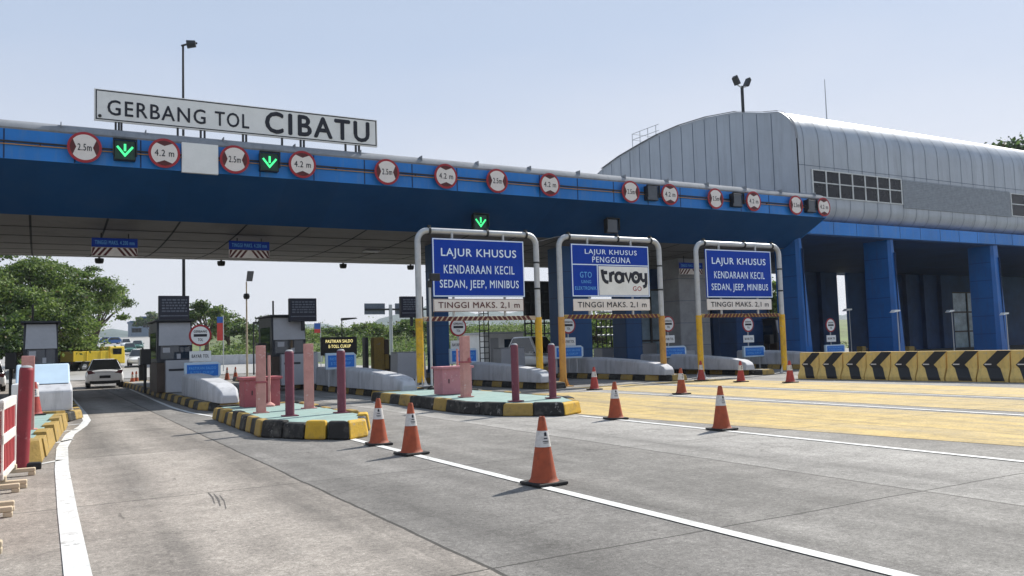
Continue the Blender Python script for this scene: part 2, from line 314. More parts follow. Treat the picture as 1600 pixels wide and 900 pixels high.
# concrete plaza: slabs, joints, tyre tracks and stains by world position
def plaza_mat(name, base_l, base_r, yellow=None):
    m = bpy.data.materials.new(name); m.use_nodes = True; n = m.node_tree.nodes; l = m.node_tree.links
    p = n['Principled BSDF']; p.inputs['Roughness'].default_value = .85; p.inputs['Specular IOR Level'].default_value = .25
    g = n.new('ShaderNodeNewGeometry'); sp = n.new('ShaderNodeSeparateXYZ'); l.new(g.outputs['Position'], sp.inputs[0])
    def math_(op, a, b_=None, c=None):
        x = n.new('ShaderNodeMath'); x.operation = op
        for i, v in enumerate((a, b_, c)):
            if v is None: continue
            if isinstance(v, (int, float)): x.inputs[i].default_value = v
            else: l.new(v, x.inputs[i])
        return x.outputs[0]
    def noise(scale, det=6, sx=1, sy=1, rough=.6, off=0):
        mp = n.new('ShaderNodeMapping'); mp.inputs['Scale'].default_value = (sx, sy, 1); mp.inputs['Location'].default_value = (off, off*.7, 0)
        l.new(g.outputs['Position'], mp.inputs[0])
        x = n.new('ShaderNodeTexNoise'); x.inputs['Scale'].default_value = scale; x.inputs['Detail'].default_value = det; x.inputs['Roughness'].default_value = rough
        l.new(mp.outputs[0], x.inputs['Vector']); return x.outputs[0]
    def rng(v, a, b_, c, d):
        x = n.new('ShaderNodeMapRange'); x.inputs[1].default_value = a; x.inputs[2].default_value = b_; x.inputs[3].default_value = c; x.inputs[4].default_value = d
        l.new(v, x.inputs[0]); return x.outputs[0]
    def mix(f, a, b_, mode='MIX'):
        x = n.new('ShaderNodeMix'); x.data_type = 'RGBA'; x.blend_type = mode
        for i, v in ((0, f), (6, a), (7, b_)):
            if isinstance(v, (int, float)): x.inputs[i].default_value = v
            elif isinstance(v, tuple): x.inputs[i].default_value = lin(v)
            else: l.new(v, x.inputs[i])
        return x.outputs[2]
    X, Y = sp.outputs[0], sp.outputs[1]
    wob = math_('MULTIPLY', math_('SUBTRACT', noise(1.3, 3), .5), .06)
    Xw = math_('ADD', X, wob); Yw = math_('ADD', Y, wob)
    # slab strips across X
    cr = n.new('ShaderNodeValToRGB'); cr.color_ramp.interpolation = 'CONSTANT'
    l.new(rng(Xw, -10, 30, 0, 1), cr.inputs[0])
    stops = [(-10, (.29, .262, .232)), (.25, (.315, .285, .253)), (2.65, (.235, .224, .210)), (4.70, (.225, .215, .20)), (7.3, (.315, .303, .284)),
             (9.75, (.22, .21, .194)), (12.2, (.25, .24, .224)), (15.0, (.275, .264, .247)), (18.4, (.30, .29, .27))]
    el = cr.color_ramp.elements
    while len(el) < len(stops): el.new(.5)
    for e, (x, c) in zip(el, stops): e.position = (x+10)/40; e.color = lin(c)
    col = cr.outputs[0]
    # slab to slab change along Y
    cell = math_('FLOOR', math_('DIVIDE', math_('SUBTRACT', Yw, 5.05), 4.55)); cx = math_('FLOOR', math_('DIVIDE', Xw, 2.45))
    wn = n.new('ShaderNodeTexWhiteNoise'); wn.noise_dimensions = '2D'
    cb = n.new('ShaderNodeCombineXYZ'); l.new(cell, cb.inputs[0]); l.new(cx, cb.inputs[1]); l.new(cb.outputs[0], wn.inputs['Vector'])
    slabv = rng(wn.outputs[0], 0, 1, .88, 1.1)
    big = rng(noise(.35, 5), .3, .7, .84, 1.14)
    mid = rng(noise(2.2, 8, rough=.75), .3, .7, .74, 1.22)
    fine = rng(noise(30, 6, rough=.8), .3, .7, .66, 1.32)
    mott = rng(noise(15, 5, rough=.8, off=17), .32, .68, .72, 1.28)
    speck = rng(noise(62, 2, rough=.5, off=23), .60, .68, 1.0, .55); fleck = rng(noise(48, 2, rough=.5, off=27), .62, .70, 1.0, 1.5)
    grit = rng(noise(110, 2, rough=.8), .35, .65, .78, 1.2)
    track = rng(noise(.9, 6, 1.0, .06, off=3), .40, .68, 1.06, .72)
    k = math_('MULTIPLY', math_('MULTIPLY', slabv, big), math_('MULTIPLY', mid, math_('MULTIPLY', math_('MULTIPLY', math_('MULTIPLY', fine, mott), math_('MULTIPLY', grit, math_('MULTIPLY', speck, fleck))), track)))
    vm = n.new('ShaderNodeVectorMath'); vm.operation = 'SCALE'; l.new(col, vm.inputs[0]); l.new(k, vm.inputs['Scale']); col = vm.outputs[0]
    # worn tyre lanes: dark rubber along lane centres
    for c, wd, amt in ((.95, .28, .40), (2.35, .32, .52), (3.1, .3, .36), (5.9, .4, .46), (7.9, .35, .40), (11.2, .4, .3), (13.2, .4, .3), (16.4, .4, .25), (20.2, .4, .25)):
        d = math_('ABSOLUTE', math_('SUBTRACT', math_('ADD', X, math_('MULTIPLY', math_('SUBTRACT', noise(.25, 2, off=c), .5), .6)), c))
        t = math_('MULTIPLY', rng(d, 0, wd*1.6, 1, 0), rng(noise(1.2, 6, 1, .12, off=c*2), .38, .68, 0, amt*1.6))
        col = mix(t, col, (.06, .058, .055))
    # oil spots near the booths
    oil = math_('MULTIPLY', rng(noise(1.1, 6, 1, .4, off=9), .6, .74, 0, .55), rng(Y, 10, 26, .1, 1))
    col = mix(oil, col, (.045, .042, .04))
    stain = rng(noise(3.3, 8, rough=.75, off=5), .60, .70, 0, .36)
    col = mix(stain, col, (.13, .115, .10))
    spots = rng(noise(9, 4, rough=.5, off=2), .70, .74, 0, .6)
    col = mix(spots, col, (.07, .062, .055))
    vo = n.new('ShaderNodeTexVoronoi'); vo.feature = 'DISTANCE_TO_EDGE'; vo.inputs['Scale'].default_value = .55
    va = n.new('ShaderNodeVectorMath'); va.operation = 'ADD'; l.new(g.outputs['Position'], va.inputs[0])
    vb = n.new('ShaderNodeCombineXYZ'); nzc = noise(1.1, 6, rough=.7, off=4); l.new(math_('MULTIPLY', nzc, 1.3), vb.inputs[0]); l.new(math_('MULTIPLY', noise(1.3, 6, rough=.7, off=8), 1.3), vb.inputs[1]); l.new(vb.outputs[0], va.inputs[1])
    l.new(va.outputs[0], vo.inputs['Vector'])
    crack = math_('MULTIPLY', rng(vo.outputs[0], .0, .011, 1, 0), rng(noise(.45, 3, off=12), .52, .6, 0, .42))
    col = mix(crack, col, (.05, .047, .043))
    scuff = math_('MULTIPLY', rng(noise(3.0, 4, 2.2, .35, rough=.6, off=21), .66, .72, 0, .55), rng(noise(.5, 2, off=31), .45, .6, 0, 1))
    col = mix(scuff, col, (.06, .055, .05))
    pale = rng(noise(1.7, 7, 1, .5, rough=.75, off=41), .60, .74, 0, .35)
    col = mix(pale, col, (.42, .40, .37))
    if yellow:
        wear = math_('MULTIPLY', rng(noise(1.1, 8, 1.4, .2, rough=.75, off=7), .34, .58, .35, 1), rng(noise(14, 5, off=1), .28, .46, .4, 1))
        ye = n.new('ShaderNodeVectorMath'); ye.operation = 'SCALE'; ye.inputs[0].default_value = yellow; l.new(math_('MULTIPLY', mid, fine), ye.inputs['Scale'])
        col = mix(math_('MULTIPLY', wear, .92), col, ye.outputs[0])
    # joints
    def joint(v, pos, wd):
        d = math_('ABSOLUTE', math_('SUBTRACT', v, pos)); return math_('LESS_THAN', d, wd)
    j = joint(Xw, 2.66, .017)
    for xx in (7.3, 12.2, 17.1, -2.2): j = math_('MAXIMUM', j, joint(Xw, xx, .011))
    md = math_('MODULO', math_('ADD', math_('SUBTRACT', Yw, 5.05), 455), 4.55)
    j = math_('MAXIMUM', j, math_('LESS_THAN', md, .022))
    col = mix(math_('MULTIPLY', j, .82), col, (.04, .038, .035))
    l.new(col, p.inputs['Base Color'])
    bp = n.new('ShaderNodeBump'); bp.inputs['Strength'].default_value = .5; bp.inputs['Distance'].default_value = .012
    l.new(math_('SUBTRACT', noise(55, 5, rough=.8), math_('MULTIPLY', j, 2.0)), bp.inputs['Height']); l.new(bp.outputs[0], p.inputs['Normal'])
    return m
MT['plaza'] = plaza_mat('worn concrete plaza', 0, 0)
MT['yellowpave'] = plaza_mat('worn yellow road paint', 0, 0, (.58, .425, .16))
b = MB(); b.v = [(-40, -30, 0), (95, -30, 0), (95, 62, 0), (-40, 62, 0)]; b.f = [(0, 1, 2, 3)]; b.m = [0]
struct(b.build('road_plaza', 'plaza'))
# road beyond the gate, following the rise
MT['road'] = mat('far road', (.33, .325, .315), .9, var=.15, scale=.3)
b = MB(); yy = linspace(61.9, 420, 70)
for y in yy:
    t = (y-62)
    xl = -9+.03*t if y < 120 else -7.3+.045*(y-120); xr = (26-.12*t if t < 60 else 18.8+.12*(t-60))
    z = max(zter(xl, y), zter((xl+xr)/2, y))+.03
    b.v += [(xl, y, z), (xr, y, z)]
b.f = [(2*i, 2*i+1, 2*i+3, 2*i+2) for i in range(len(yy)-1)]; b.m = [0]*len(b.f)
struct(b.build('road', 'road', smooth=True))
MT['tyremark'] = mat('rubber mark', (.125, .115, .106), .8, var=.5, scale=14)
# yellow lanes
def sheet(name, m, pts, z):
    b = MB(); b.v = [(x, y, z) for x, y in pts]; b.f = [tuple(range(len(pts)))]; b.m = [0]; return struct(b.build(name, m))
sheet('yellow_lane_paving', 'yellowpave', [(9.95, 20.4), (9.95, 14.3), (10.55, 9.5), (11.1, 5.5), (12, -4), (14.75, -4), (14.75, 8), (14.55, 14), (14.6, 21), (12.5, 22)], .004)
sheet('yellow_lane_paving', 'yellowpave', [(15.5, 23.4), (15.6, 9), (15.6, -4), (18.0, -4), (18.2, 13), (18.0, 23.4)], .004)
sheet('yellow_lane_paving', 'yellowpave', [(18.95, 23.5), (18.95, -4), (22.4, -4), (22.0, 12), (21.9, 20), (21.9, 23.5)], .004)
# painted lines
def line(pts, wd, z=.008):
    b = MB(); P = [Vector((p[0], p[1], 0)) for p in pts]
    for i, p in enumerate(P):
        t = (P[min(i+1, len(P)-1)]-P[max(i-1, 0)]).normalized(); nrm = Vector((t.y, -t.x, 0))*wd/2
        b.v += [tuple(p-nrm+Vector((0, 0, z))), tuple(p+nrm+Vector((0, 0, z)))]
    b.f = [(2*i, 2*i+1, 2*i+3, 2*i+2) for i in range(len(P)-1)]; b.m = [0]*len(b.f)
    return struct(b.build('lane_marking', 'linepaint'))
line([(4.68, -6), (4.66, 3.4), (4.61, 8), (4.58, 14.1)], .125)
line([(9.74, -6), (9.73, 5.5), (9.68, 14.3)], .12)
line([(14.98, -6), (14.98, 8), (14.95, 16), (14.85, 19.5), (14.6, 21.4), (14.3, 22.2)], .13)
line([(18.6, -6), (18.6, 14), (18.5, 22)], .10)
line([(15.1, 23.0), (16.4, 22.2), (18.4, 22.0)], .10)
line([(.28, -4), (.25, 6.6), (.26, 9.3), (.29, 13), (.36, 16), (.55, 18.6), (.86, 20.7), (1.02, 22.4), (1.06, 25), (1.08, 40)], .17)
line([(3.66, 42), (3.40, 30), (3.33, 25.5), (3.42, 22.9), (3.70, 20.6)], .11)
for y in (13.6, 17.0, 19.3, 20.9): line([(-.15 if y < 14 else .28, y), (.30+(y-13.6)*.075, y+.5)], .10)
line([(9.0, 24.5), (8.1, 22.0), (8.3, 20.6)], .10)
# short skid marks and a dark patch on the first lane
for k in range(3):
    a, c = at(325+9*k, 770+2*k, 0), at(335+9*k, 787+4*k, 0); m_ = (a+c)/2; d = (.010, .014, .008)[k]
    sheet('skid_mark', 'tyremark', [(a.x-.003, a.y), (m_.x-d+.02, m_.y), (c.x-.004, c.y), (c.x+.006, c.y), (m_.x+d+.02, m_.y+.05), (a.x+.006, a.y)], .003)
# low white wall beyond the gate and far hills
b = MB(); b.box(8.2, 26, 86, 86.35, .2, 1.35); tag(b.build('low_wall', 'conc', bevel=.04), 'long low white wall beyond the toll gate below the green bank', 'wall')
random.seed(3)
b = MB(); n = 80
for i in range(n+1):
    x = -500+i*(1900/n); h = (38+9*math.sin(i*.33)+7*math.sin(i*.81+1)+4*math.sin(i*1.9))*(.5+.5*sm(100, 330, x))
    b.v += [(x, 850-abs(x)*.08, 0), (x, 930, h*.85), (x, 1010, h*1.12), (x, 1200, 0)]
b.f = [(4*i+j, 4*i+4+j, 4*i+5+j, 4*i+1+j) for i in range(n) for j in range(3)]; b.m = [0]*len(b.f)
MT['hill'] = mat('distant hill', (.10, .135, .13), .95, var=.4, scale=.03)
struct(b.build('hills', 'hill', smooth=True))

# ------------------------------------------------------------------ toll canopy
CX0, CX1 = -24.0, 34.1
canopy = thing('toll_canopy', 'long blue toll gate canopy with grey roof edge spanning all the lanes', 'canopy', (0, 28, 0))
prof_cap = [(0, 8.25), (-.03, 8.30), (.03, 8.42), (.25, 8.55), (.7, 8.68), (4, 9.0), (9, 9.15), (18, 8.6), (18, 6.75)]
b = MB(); X = linspace(CX0, CX1, 1)
def strip(b, prof, x0, x1, mi=0):
    n = len(prof); b.add([(x0, y, z) for y, z in prof]+[(x1, y, z) for y, z in prof], [(i, i+1, n+i+1, n+i) for i in range(n-1)], mi)
strip(b, prof_cap, CX0, CX1)
for x in linspace(CX0+1, CX1-.6, 24): b.box(x-.012, x+.012, .02, .32, 8.40, 8.60)
b.build('roof', ['roofcap'], canopy, smooth=True)
b = MB(); b.box(CX0, CX1, 0, .12, 7.36, 8.25)
b.build('fascia', 'blue_panel', canopy)
b = MB()
for i in range(34):
    x = 34.1-.25-i*1.83
    b.box(x-.02, x+.02, -.006, 0, 7.37, 8.24)
b.box(CX0, CX1, -.005, 0, 7.80, 7.815); b.build('fascia_joint', 'seamblue', canopy)
b = MB(); b.tube([(CX0, -.09, 7.86), (CX1-.1, -.09, 7.86)], .03, 8); b.box(CX0, CX1-.1, -.07, -.04, 7.775, 7.80, 1)  # ochre strip below the pipe draws its shadow line on the fascia
for i in range(20): b.box(CX0+3*i-.02, CX0+3*i+.02, -.09, -.001, 7.80, 7.84)
b.build('rail', ['darksteel', 'ochre'], canopy)
prof_u = [(0, 7.36), (2.45, 6.10)]
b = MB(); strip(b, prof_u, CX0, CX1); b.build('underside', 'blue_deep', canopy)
prof_s = [(2.45, 6.10), (4.2, 5.97), (6, 5.90), (8, 5.86), (10, 5.88), (12, 5.95), (14, 6.08), (16, 6.26), (17.4, 6.44), (18, 6.56), (18, 6.75)]
b = MB(); strip(b, prof_s, CX0, CX1); b.build('soffit', 'soffit', canopy, smooth=True)
b = MB()
for i in range(26):
    x = CX0+1.2+i*2.25
    for (y0, z0), (y1, z1) in zip(prof_s[:-2], prof_s[1:-1]):
        b.add([(x, y0, z0-.006), (x+.07, y0, z0-.006), (x+.07, y1, z1-.006), (x, y1, z1-.006)], [(0, 1, 2, 3)])
for (y, z) in ((4.2, 5.97), (6, 5.90), (8, 5.86), (10, 5.88), (12, 5.95), (14, 6.08), (16, 6.26)): b.box(CX0, CX1, y-.035, y+.035, z-.012, z-.008)
b.build('soffit_joint', 'gap', canopy)
b = MB(); b.prism([(0, 7.36), (2.45, 6.1)]+prof_s[1:]+[(18, 8.6), (9, 9.14), (4, 8.99), (.7, 8.67), (0, 8.25)], 'x', CX1+.003, CX1+.06); b.build('end_panel', 'blue_panel', canopy)
p0, p1 = onY(284, 250, 27.88), onY(341, 250, 27.88)
b = MB(); b.box(p0.x, p1.x, -.14, -.008, 7.30, 8.27); b.build('blank_panel', 'white', canopy, bevel=.01)
for px, py in ((182, 352), (375, 363), (580, 371)):
    q = onY(px, py, 35); b = MB(); b.box(q.x-.35, q.x+.35, 6.8, 7.2, 5.80, 5.86); b.build('ceiling_lamp', 'boothgrey', canopy, bevel=.01)
for px in (155, 345, 535, 640):
    q = onY(px, 398, 44.5); b = MB(); b.lathe([(.0, 5.98), (.16, 6.0), (.2, 6.1), (.2, 6.24)], 14, c=(q.x, 16.4)); b.cyl((q.x, 16.4, 6.2), (q.x, 16.4, 6.33), .05); b.build('dome_lamp', 'black', canopy, smooth=True)
# columns under the canopy, one per island
def column(px0, px1, Y, dep, m, label, ztop=6.3, front=None):
    a, c = onY(px0, 500, Y), onY(px1, 500, Y)
    t = thing('canopy_column', label, 'column', ((a.x+c.x)/2, Y, 0), 0, 'columns under the canopy'); w = (c.x-a.x)/2
    b = MB(); b.box(-w, w, 0, dep, .15, ztop-.02); b.build('shaft', [m], t, bevel=.06)
    b = MB()
    for k in range(1, 5): b.box(-w-.004, w+.004, -.004, dep+.004, k*1.2-.012, k*1.2+.012)
    b.build('cladding_joint', 'seamblue' if m != 'concgrey' else 'seam', t)
    b = MB(); b.box(-w-.08, w+.08, -.08, dep+.08, .1, .4); b.build('plinth', 'concgrey', t, bevel=.03)
    return t
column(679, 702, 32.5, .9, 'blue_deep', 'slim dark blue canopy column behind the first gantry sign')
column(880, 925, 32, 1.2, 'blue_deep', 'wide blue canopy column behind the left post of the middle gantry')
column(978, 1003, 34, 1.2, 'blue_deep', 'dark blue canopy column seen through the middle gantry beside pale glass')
column(1063, 1110, 34.4, 1.4, 'concgrey', 'grey tiled canopy column left of the rightmost gantry', 6.2)
column(1150, 1198, 34.5, 1.4, 'navy', 'nearly black canopy column behind the rightmost gantry', 6.2)

# ------------------------------------------------------------------ station building at the right
BX0, BX1, BY = 34.0, 100.0, 29.5
bld = thing('station_building', 'silver clad building with curved roof and blue columns at the end of the canopy', 'building', (0, 0, 0))
def arc(cx, cz, r, a0, a1, n): return [(cx+r*math.cos(R(a0+(a1-a0)*i/n)), cz+r*math.sin(R(a0+(a1-a0)*i/n))) for i in range(n+1)]
shell = [(30.6, 7.47)] + arc(30.4, 8.35, .9, 240, 180, 6) + [(29.5, 11.6)] + arc(31.3, 11.75, 1.8, 180, 112, 8)
roofline = [(31.6, 13.62), (33.6, 14.18), (36, 14.48), (38.4, 14.57), (40.5, 14.48), (42.2, 14.28), (44.5, 13.95), (46.5, 13.5), (49, 12.6), (51, 11.2), (51.6, 9.5), (51.6, 7.0)]
shell += roofline
b = MB(); strip(b, shell, BX0, BX1)
b.build('roof_shell', 'silver', bld, smooth=True)
b = MB(); b.prism(shell+[(51.6, 7.0), (30.6, 7.0)], 'x', BX0+.02, BX0+.12); b.build('gable_wall', 'silver', bld)
# seams: ribs on the shell every 1.15 m, strips on the gable
b = MB()
sp = shell[:-2]
for i in range(58):
    x = BX0+.55+1.13*i
    for (y0, z0), (y1, z1) in zip(sp[:-1], sp[1:]):
        d = Vector((0, y1-y0, z1-z0)).normalized(); nn = Vector((0, -d.z, d.y))*.012
        b.add([(x-.014, y0+nn.y, z0+nn.z), (x+.014, y0+nn.y, z0+nn.z), (x+.014, y1+nn.y, z1+nn.z), (x-.014, y1+nn.y, z1+nn.z)], [(0, 1, 2, 3)])
b.box(BX0+.1, BX1, BY-.012, BY-.002, 10.36, 10.385)
def ztop(y):
    pts = [p for p in shell if p[0] >= 29.5 and p[1] > 11]
    for (a, za), (c, zc) in zip(pts[:-1], pts[1:]):
        if a <= y <= c: return za+(zc-za)*(y-a)/(c-a+1e-6)
    return 13
for i in range(19):
    y = 31.1+i*1.02
    b.box(BX0+.005, BX0+.018, y-.015, y+.015, 7.2, ztop(y)-.1)
b.build('cladding_seam', 'seam', bld)
b = MB(); strip(b, [(29.42, 11.7)]+[(y-.06 if y < 31 else y, z+.05) for y, z in arc(31.3, 11.75, 1.8, 178, 112, 8)]+[(y, z+.05) for y, z in roofline[:8]], BX0-.10, BX0+.10); b.build('verge_trim', 'roofcap', bld, smooth=True)
b = MB(); b.box(BX0-.35, BX1, BY-.05, 47.5, 6.78, 7.46); b.build('blue_band', 'blue_panel', bld)
b = MB(); [b.box(BX0+.6+1.83*i, BX0+.62+1.83*i, BY-.057, BY-.05, 6.79, 7.45) for i in range(36)]; b.build('band_joint', 'seamblue', bld)
b = MB(); b.box(BX0-.3, BX1, BY+.1, 47.5, 6.72, 6.777); b.build('ceiling', 'navy', bld)
def window(px0, px1, z0, z1, cols):
    a, c = onY(px0, 300, BY).x, onY(px1, 300, BY).x
    f = MB(); f.box(a, c, BY-.05, BY-.004, z1-.06, z1); f.box(a, c, BY-.05, BY-.004, z0, z0+.06); zm = (z0+z1)/2+.05
    f.box(a, c, BY-.045, BY-.004, zm-.03, zm+.03)
    for i in range(cols+1):
        x = a+(c-a)*i/cols; f.box(x-.045, x+.045, BY-.055, BY-.004, z0, z1)
    o = f.build('window', 'frame', bld)
    g = MB(); g.box(a, c, BY-.02, BY-.003, z0, z1); g.build('pane', 'winglass', o)
    for i in range(cols):
        if i in (2, 4):
            x = a+(c-a)*(i+.1)/cols; k = MB(); k.add([(x, BY-.06, z1-.1), (x+.8, BY-.06, z1-.1), (x+.8, BY-.06, z1-.1-.05), (x, BY-.06, z1-.15)], [(0, 1, 2, 3)])
    return o
window(1270, 1408, 8.72, 10.2, 7); window(1578, 1640, 8.62, 10.1, 3)
a, c = onY(1410, 300, BY).x, onY(1576, 300, BY).x
b = MB(); b.box(a, c, BY-.04, BY-.004, 8.55, 10.18)
for i in range(16): b.box(a, c, BY-.06, BY-.04, 8.58+.1*i, 8.62+.1*i)
b.build('louvre_panel', 'louvre', bld)
for k, (px, pt, pl) in enumerate(((1257, 1246, 1217), (1402, 1390, 1357), (1566, 1550, 1520), (1725, 1712, 1690))):
    xr = onY(px, 520, BY+.15).x+.2; xl = onY(pt, 388, BY+.15).x-.05
    Yb = xl/math.tan(math.atan((pl-800)/1300)+YAW) if True else 31
    dep = max(1.1, min(2.2, Yb-BY))
    b = MB(); n0 = 5
    for i in range(n0+1):   # rounded, slightly canted shaft
        z = 6.74*i/n0; t = i/n0; s = .35*(1-t)
        ring = [(xl, BY+.25), (xl+.12, BY+.12-s*.4), (xr+s-.15, BY+.12-s*.4), (xr+s, BY+.25-s*.4), (xr+s, BY+.15+dep), (xl, BY+.15+dep)]
        b.v += [(x, y, z) for x, y in ring]
    b.f = [(i*6+j, i*6+(j+1) % 6, i*6+6+(j+1) % 6, i*6+6+j) for i in range(n0) for j in range(6)]; b.m = [0]*len(b.f)
    o = b.build('column', 'blue_col', bld)
    b = MB(); [b.box(xl-.003, xl+.3, BY+.26, BY+.14+dep, z-.01, z+.01) for z in (1.3, 2.4, 3.5, 4.6, 5.7)]
    b.box(xr-.18, xr-.14, BY+.0, BY+.128, .4, 6.0); b.build('column_joint', 'seamblue', o)
# rear wall of the undercroft with gaps and glazing
b = MB()
for x0, x1 in ((39.2, 50.1), (52.0, 58.2), (59.5, 74.0), (78.6, 100)): b.box(x0, x1, 47.0, 47.25, 0, 6.74)
for x in (41.5, 44, 46.5, 49, 54, 56, 62, 64.5, 67, 69.5, 72): b.box(x-.25, x+.25, 46.6, 47.0, 0, 6.72)
b.build('rear_wall', 'navy', bld)
for x0, x1, k in ((37.3, 39.2, 2), (74.0, 78.6, 2)):
    g = MB(); g.box(x0, x1, 47.1, 47.14, 0, 5.2); g.box(x0, x1, 47.0, 47.2, 5.2, 6.74, 1)
    o = g.build('glass_front', ['paleglass', 'navy'], bld)
    f = MB()
    for i in range(k+1): x = x0+(x1-x0)*i/k; f.box(x-.08, x+.08, 47.02, 47.1, 0, 5.2)
    for z in (1.5, 3.3, 5.15): f.box(x0, x1, 47.03, 47.1, z-.07, z+.07)
    f.build('mullion', 'boothdark', o)
# handrail on the roof
b = MB(); h0 = onX(983, 232, 34.2); h1 = onX(1020, 226, 34.2)
for k in range(4):
    y = h1.y+(h0.y-h1.y)*k/3; b.tube([(34.5, y, ztop(y)-.1), (34.5, y, 15.35)], .025, 6)
for z in (15.35, 14.95): b.tube([(34.5, h1.y-.3, z), (34.5, h0.y, z)], .022, 6)
b.tube([(34.5, h0.y, 15.35), (37, h0.y, 15.35)], .022, 6); b.tube([(34.5, h0.y, 14.95), (37, h0.y, 14.95)], .022, 6)
b.build('roof_railing', 'steel', bld)
# antenna
q = onY(1291, 172, 33); q2 = onY(1289, 124, 33)
b = MB(); b.tube([(q.x, 33, 13.8), (q.x, 33, q2.z)], [.045, .02], 6); b.cyl((q.x, 33, 13.7), (q.x, 33, 14.1), .08)
tag(b.build('antenna', 'steel'), 'thin vertical antenna rod standing on the silver curved roof', 'antenna')
# flood lamps on mast
q = onY(1161, 170, 37.5); q2 = onY(1161, 135, 37.5); zt = q2.z
t = thing('floodlight_mast', 'short mast with two dark floodlights tilted up above the silver gable', 'floodlight', (q.x, 37.5, 14.3))
b = MB(); b.tube([(0, 0, -.3), (0, 0, zt-14.3)], .10, 10); b.build('pole', 'darksteel', t, smooth=True)
b = MB(); b.tube([(-.42, 0, zt-14.25), (0, 0, zt-14.4), (.42, 0, zt-14.25)], .05, 8); b.build('crossarm', 'steel', t)
for s in (-1, 1):
    b = MB(); b.add([(s*.25, -.2, zt-14.2), (s*.45, -.2, zt-14.3), (s*.68, -.2, zt-13.85), (s*.55, -.2, zt-13.68), (s*.25, .2, zt-14.2), (s*.45, .2, zt-14.3), (s*.68, .2, zt-13.85), (s*.55, .2, zt-13.68)],
        [(0, 1, 2, 3), (7, 6, 5, 4), (0, 4, 5, 1), (1, 5, 6, 2), (2, 6, 7, 3), (3, 7, 4, 0)])
    b.build('floodlight', 'darksteel', t, bevel=.03)

# ------------------------------------------------------------------ signs on the canopy
s0, s1 = onY(147, 190, 28.4), onY(590, 227, 28.4)
x0, x1 = s0.x, s1.x; zb, zt = 8.86, 9.86
t = thing('name_sign', 'long white toll gate name sign with black lettering standing on the canopy roof', 'sign', (x0, 28.4, zb))
L = x1-x0; H = zt-zb
b = MB(); b.box(0, L, 0, .14, 0, H); b.build('board', 'white', t, bevel=.01)
b = MB()
for a in ((.04, L-.04, .03, .065), (.04, L-.04, H-.065, H-.03)): b.box(a[0], a[1], -.006, 0, a[2], a[3])
b.box(.04, .075, -.006, 0, .065, H-.065); b.box(L-.075, L-.04, -.006, 0, .065, H-.065); b.build('border', 'blacktxt', t)
def fx(px, y=28.4): return onY(px, 190, y).x-x0
text('GERBANG', 'blacktxt', t, fx(168), fx(321), .20, .68, -.012, bold=.012, space=1.15)
text('TOL', 'blacktxt', t, fx(336), fx(389), .20, .68, -.012, bold=.012, space=1.15)
text('CIBATU', 'blacktxt', t, fx(415), fx(576), .14, .86, -.012, bold=.028, space=1.2)
b = MB(); b.disc((.16, .14), .05, (-.03, 0), 16); b.build('bolt', 'black', t)
for px in (181, 186, 190, 278, 314, 320, 380, 385, 441, 470, 475, 540, 556, 561):
    x = fx(px); b = MB(); b.box(x-.03, x+.03, .02, .10, -.42, .0); b.box(x-.06, x+.06, .0, .5, -.42, -.39); b.build('support_post', 'darksteel', t)

ordn = ['first', 'second', 'third', 'fourth', 'fifth', 'sixth', 'seventh']
def limit_sign(x, z, r, kind, label, grp):
    t = thing('width_limit_sign' if kind == 'w' else 'height_limit_sign', label, 'sign', (x, 27.80, z), 0, grp)
    b = MB(); b.disc((0, 0), r, (0, .03)); b.cyl((0, .03, 0), (0, .12, 0), .04, 8); b.build('ring', 'redring', t)
    b = MB(); b.disc((0, 0), r*.83, (-.006, 0)); b.build('face', 'offwhite', t)
    def sector(a):
        b = MB()   # circular segment notch with a point towards the middle
        pts = [(r*.835*math.cos(R(a+k)), r*.835*math.sin(R(a+k))) for k in range(-36, 37, 6)] + [(r*.48*math.cos(R(a)), r*.48*math.sin(R(a)))]
        b.prism(pts, 'y', -.011, -.007); b.build('limit_marker', 'maroon', t)
    for a in ((0, 180) if kind == 'w' else (90, 270)): sector(a)
    s, wd = ('2.5m', .40) if kind == 'w' else ('4.2 m', .60)
    text(s, 'blacktxt', t, -r*wd, r*wd, -r*.22, r*.22, -.014, bold=.01)
    return t
pairs = [(132, 257, 195), (367, 473, 421), (605, 697, None), (777, 859, None), (985, 1046, 1018), (1117, 1176, 1150), (1242, 1285, 1265)]
for i, (a, c, lamp) in enumerate(pairs):
    xa, xc = onY(a, 280, 27.8).x, onY(c, 280, 27.8).x
    limit_sign(xa, 7.83, .47, 'w', f'width limit sign 2.5 m with side wedges, {ordn[i]} from the left', 'width limit signs on the fascia')
    limit_sign(xc, 7.85, .47, 'h', f'height limit sign 4.2 m with top wedges, {ordn[i]} from the left', 'height limit signs on the fascia')
def lane_light(x, y, z, lit, label, r=.31):
    t = thing('lane_light', label, 'lane light', (x, y, z), 0, 'lane signal lights of the toll gate')
    b = MB(); b.box(-r, r, .0, .22, -r, r); b.build('housing', 'black', t, bevel=.02)
    b = MB(); b.box(-r-.02, r+.02, -.13, 0, r, r+.03); b.box(-r-.03, -r, -.10, 0, -r*.6, r+.02); b.box(r, r+.03, -.10, 0, -r*.6, r+.02); b.build('visor', 'darksteel', t)
    b = MB(); b.box(-r*.9, r*.9, -.012, 0, -r*.9, r*.9); b.build('panel', 'greendim' if lit else 'boothglass', t)
    if lit:
        b = MB(); w = .032
        b.prism([(-w, r*.62), (w, r*.62), (w, -.03), (-w, -.03)], 'y', -.022, -.014)
        for s in (-1, 1): b.prism([(s*.245, .09), (s*.195, .13), (0, -.115), (0, -.215)], 'y', -.022, -.014)
        b.build('arrow', 'green', t)
    b = MB(); b.cyl((0, .2, r*.8), (0, .36, r*.8), .03, 8); b.build('bracket', 'darksteel', t)
    return t
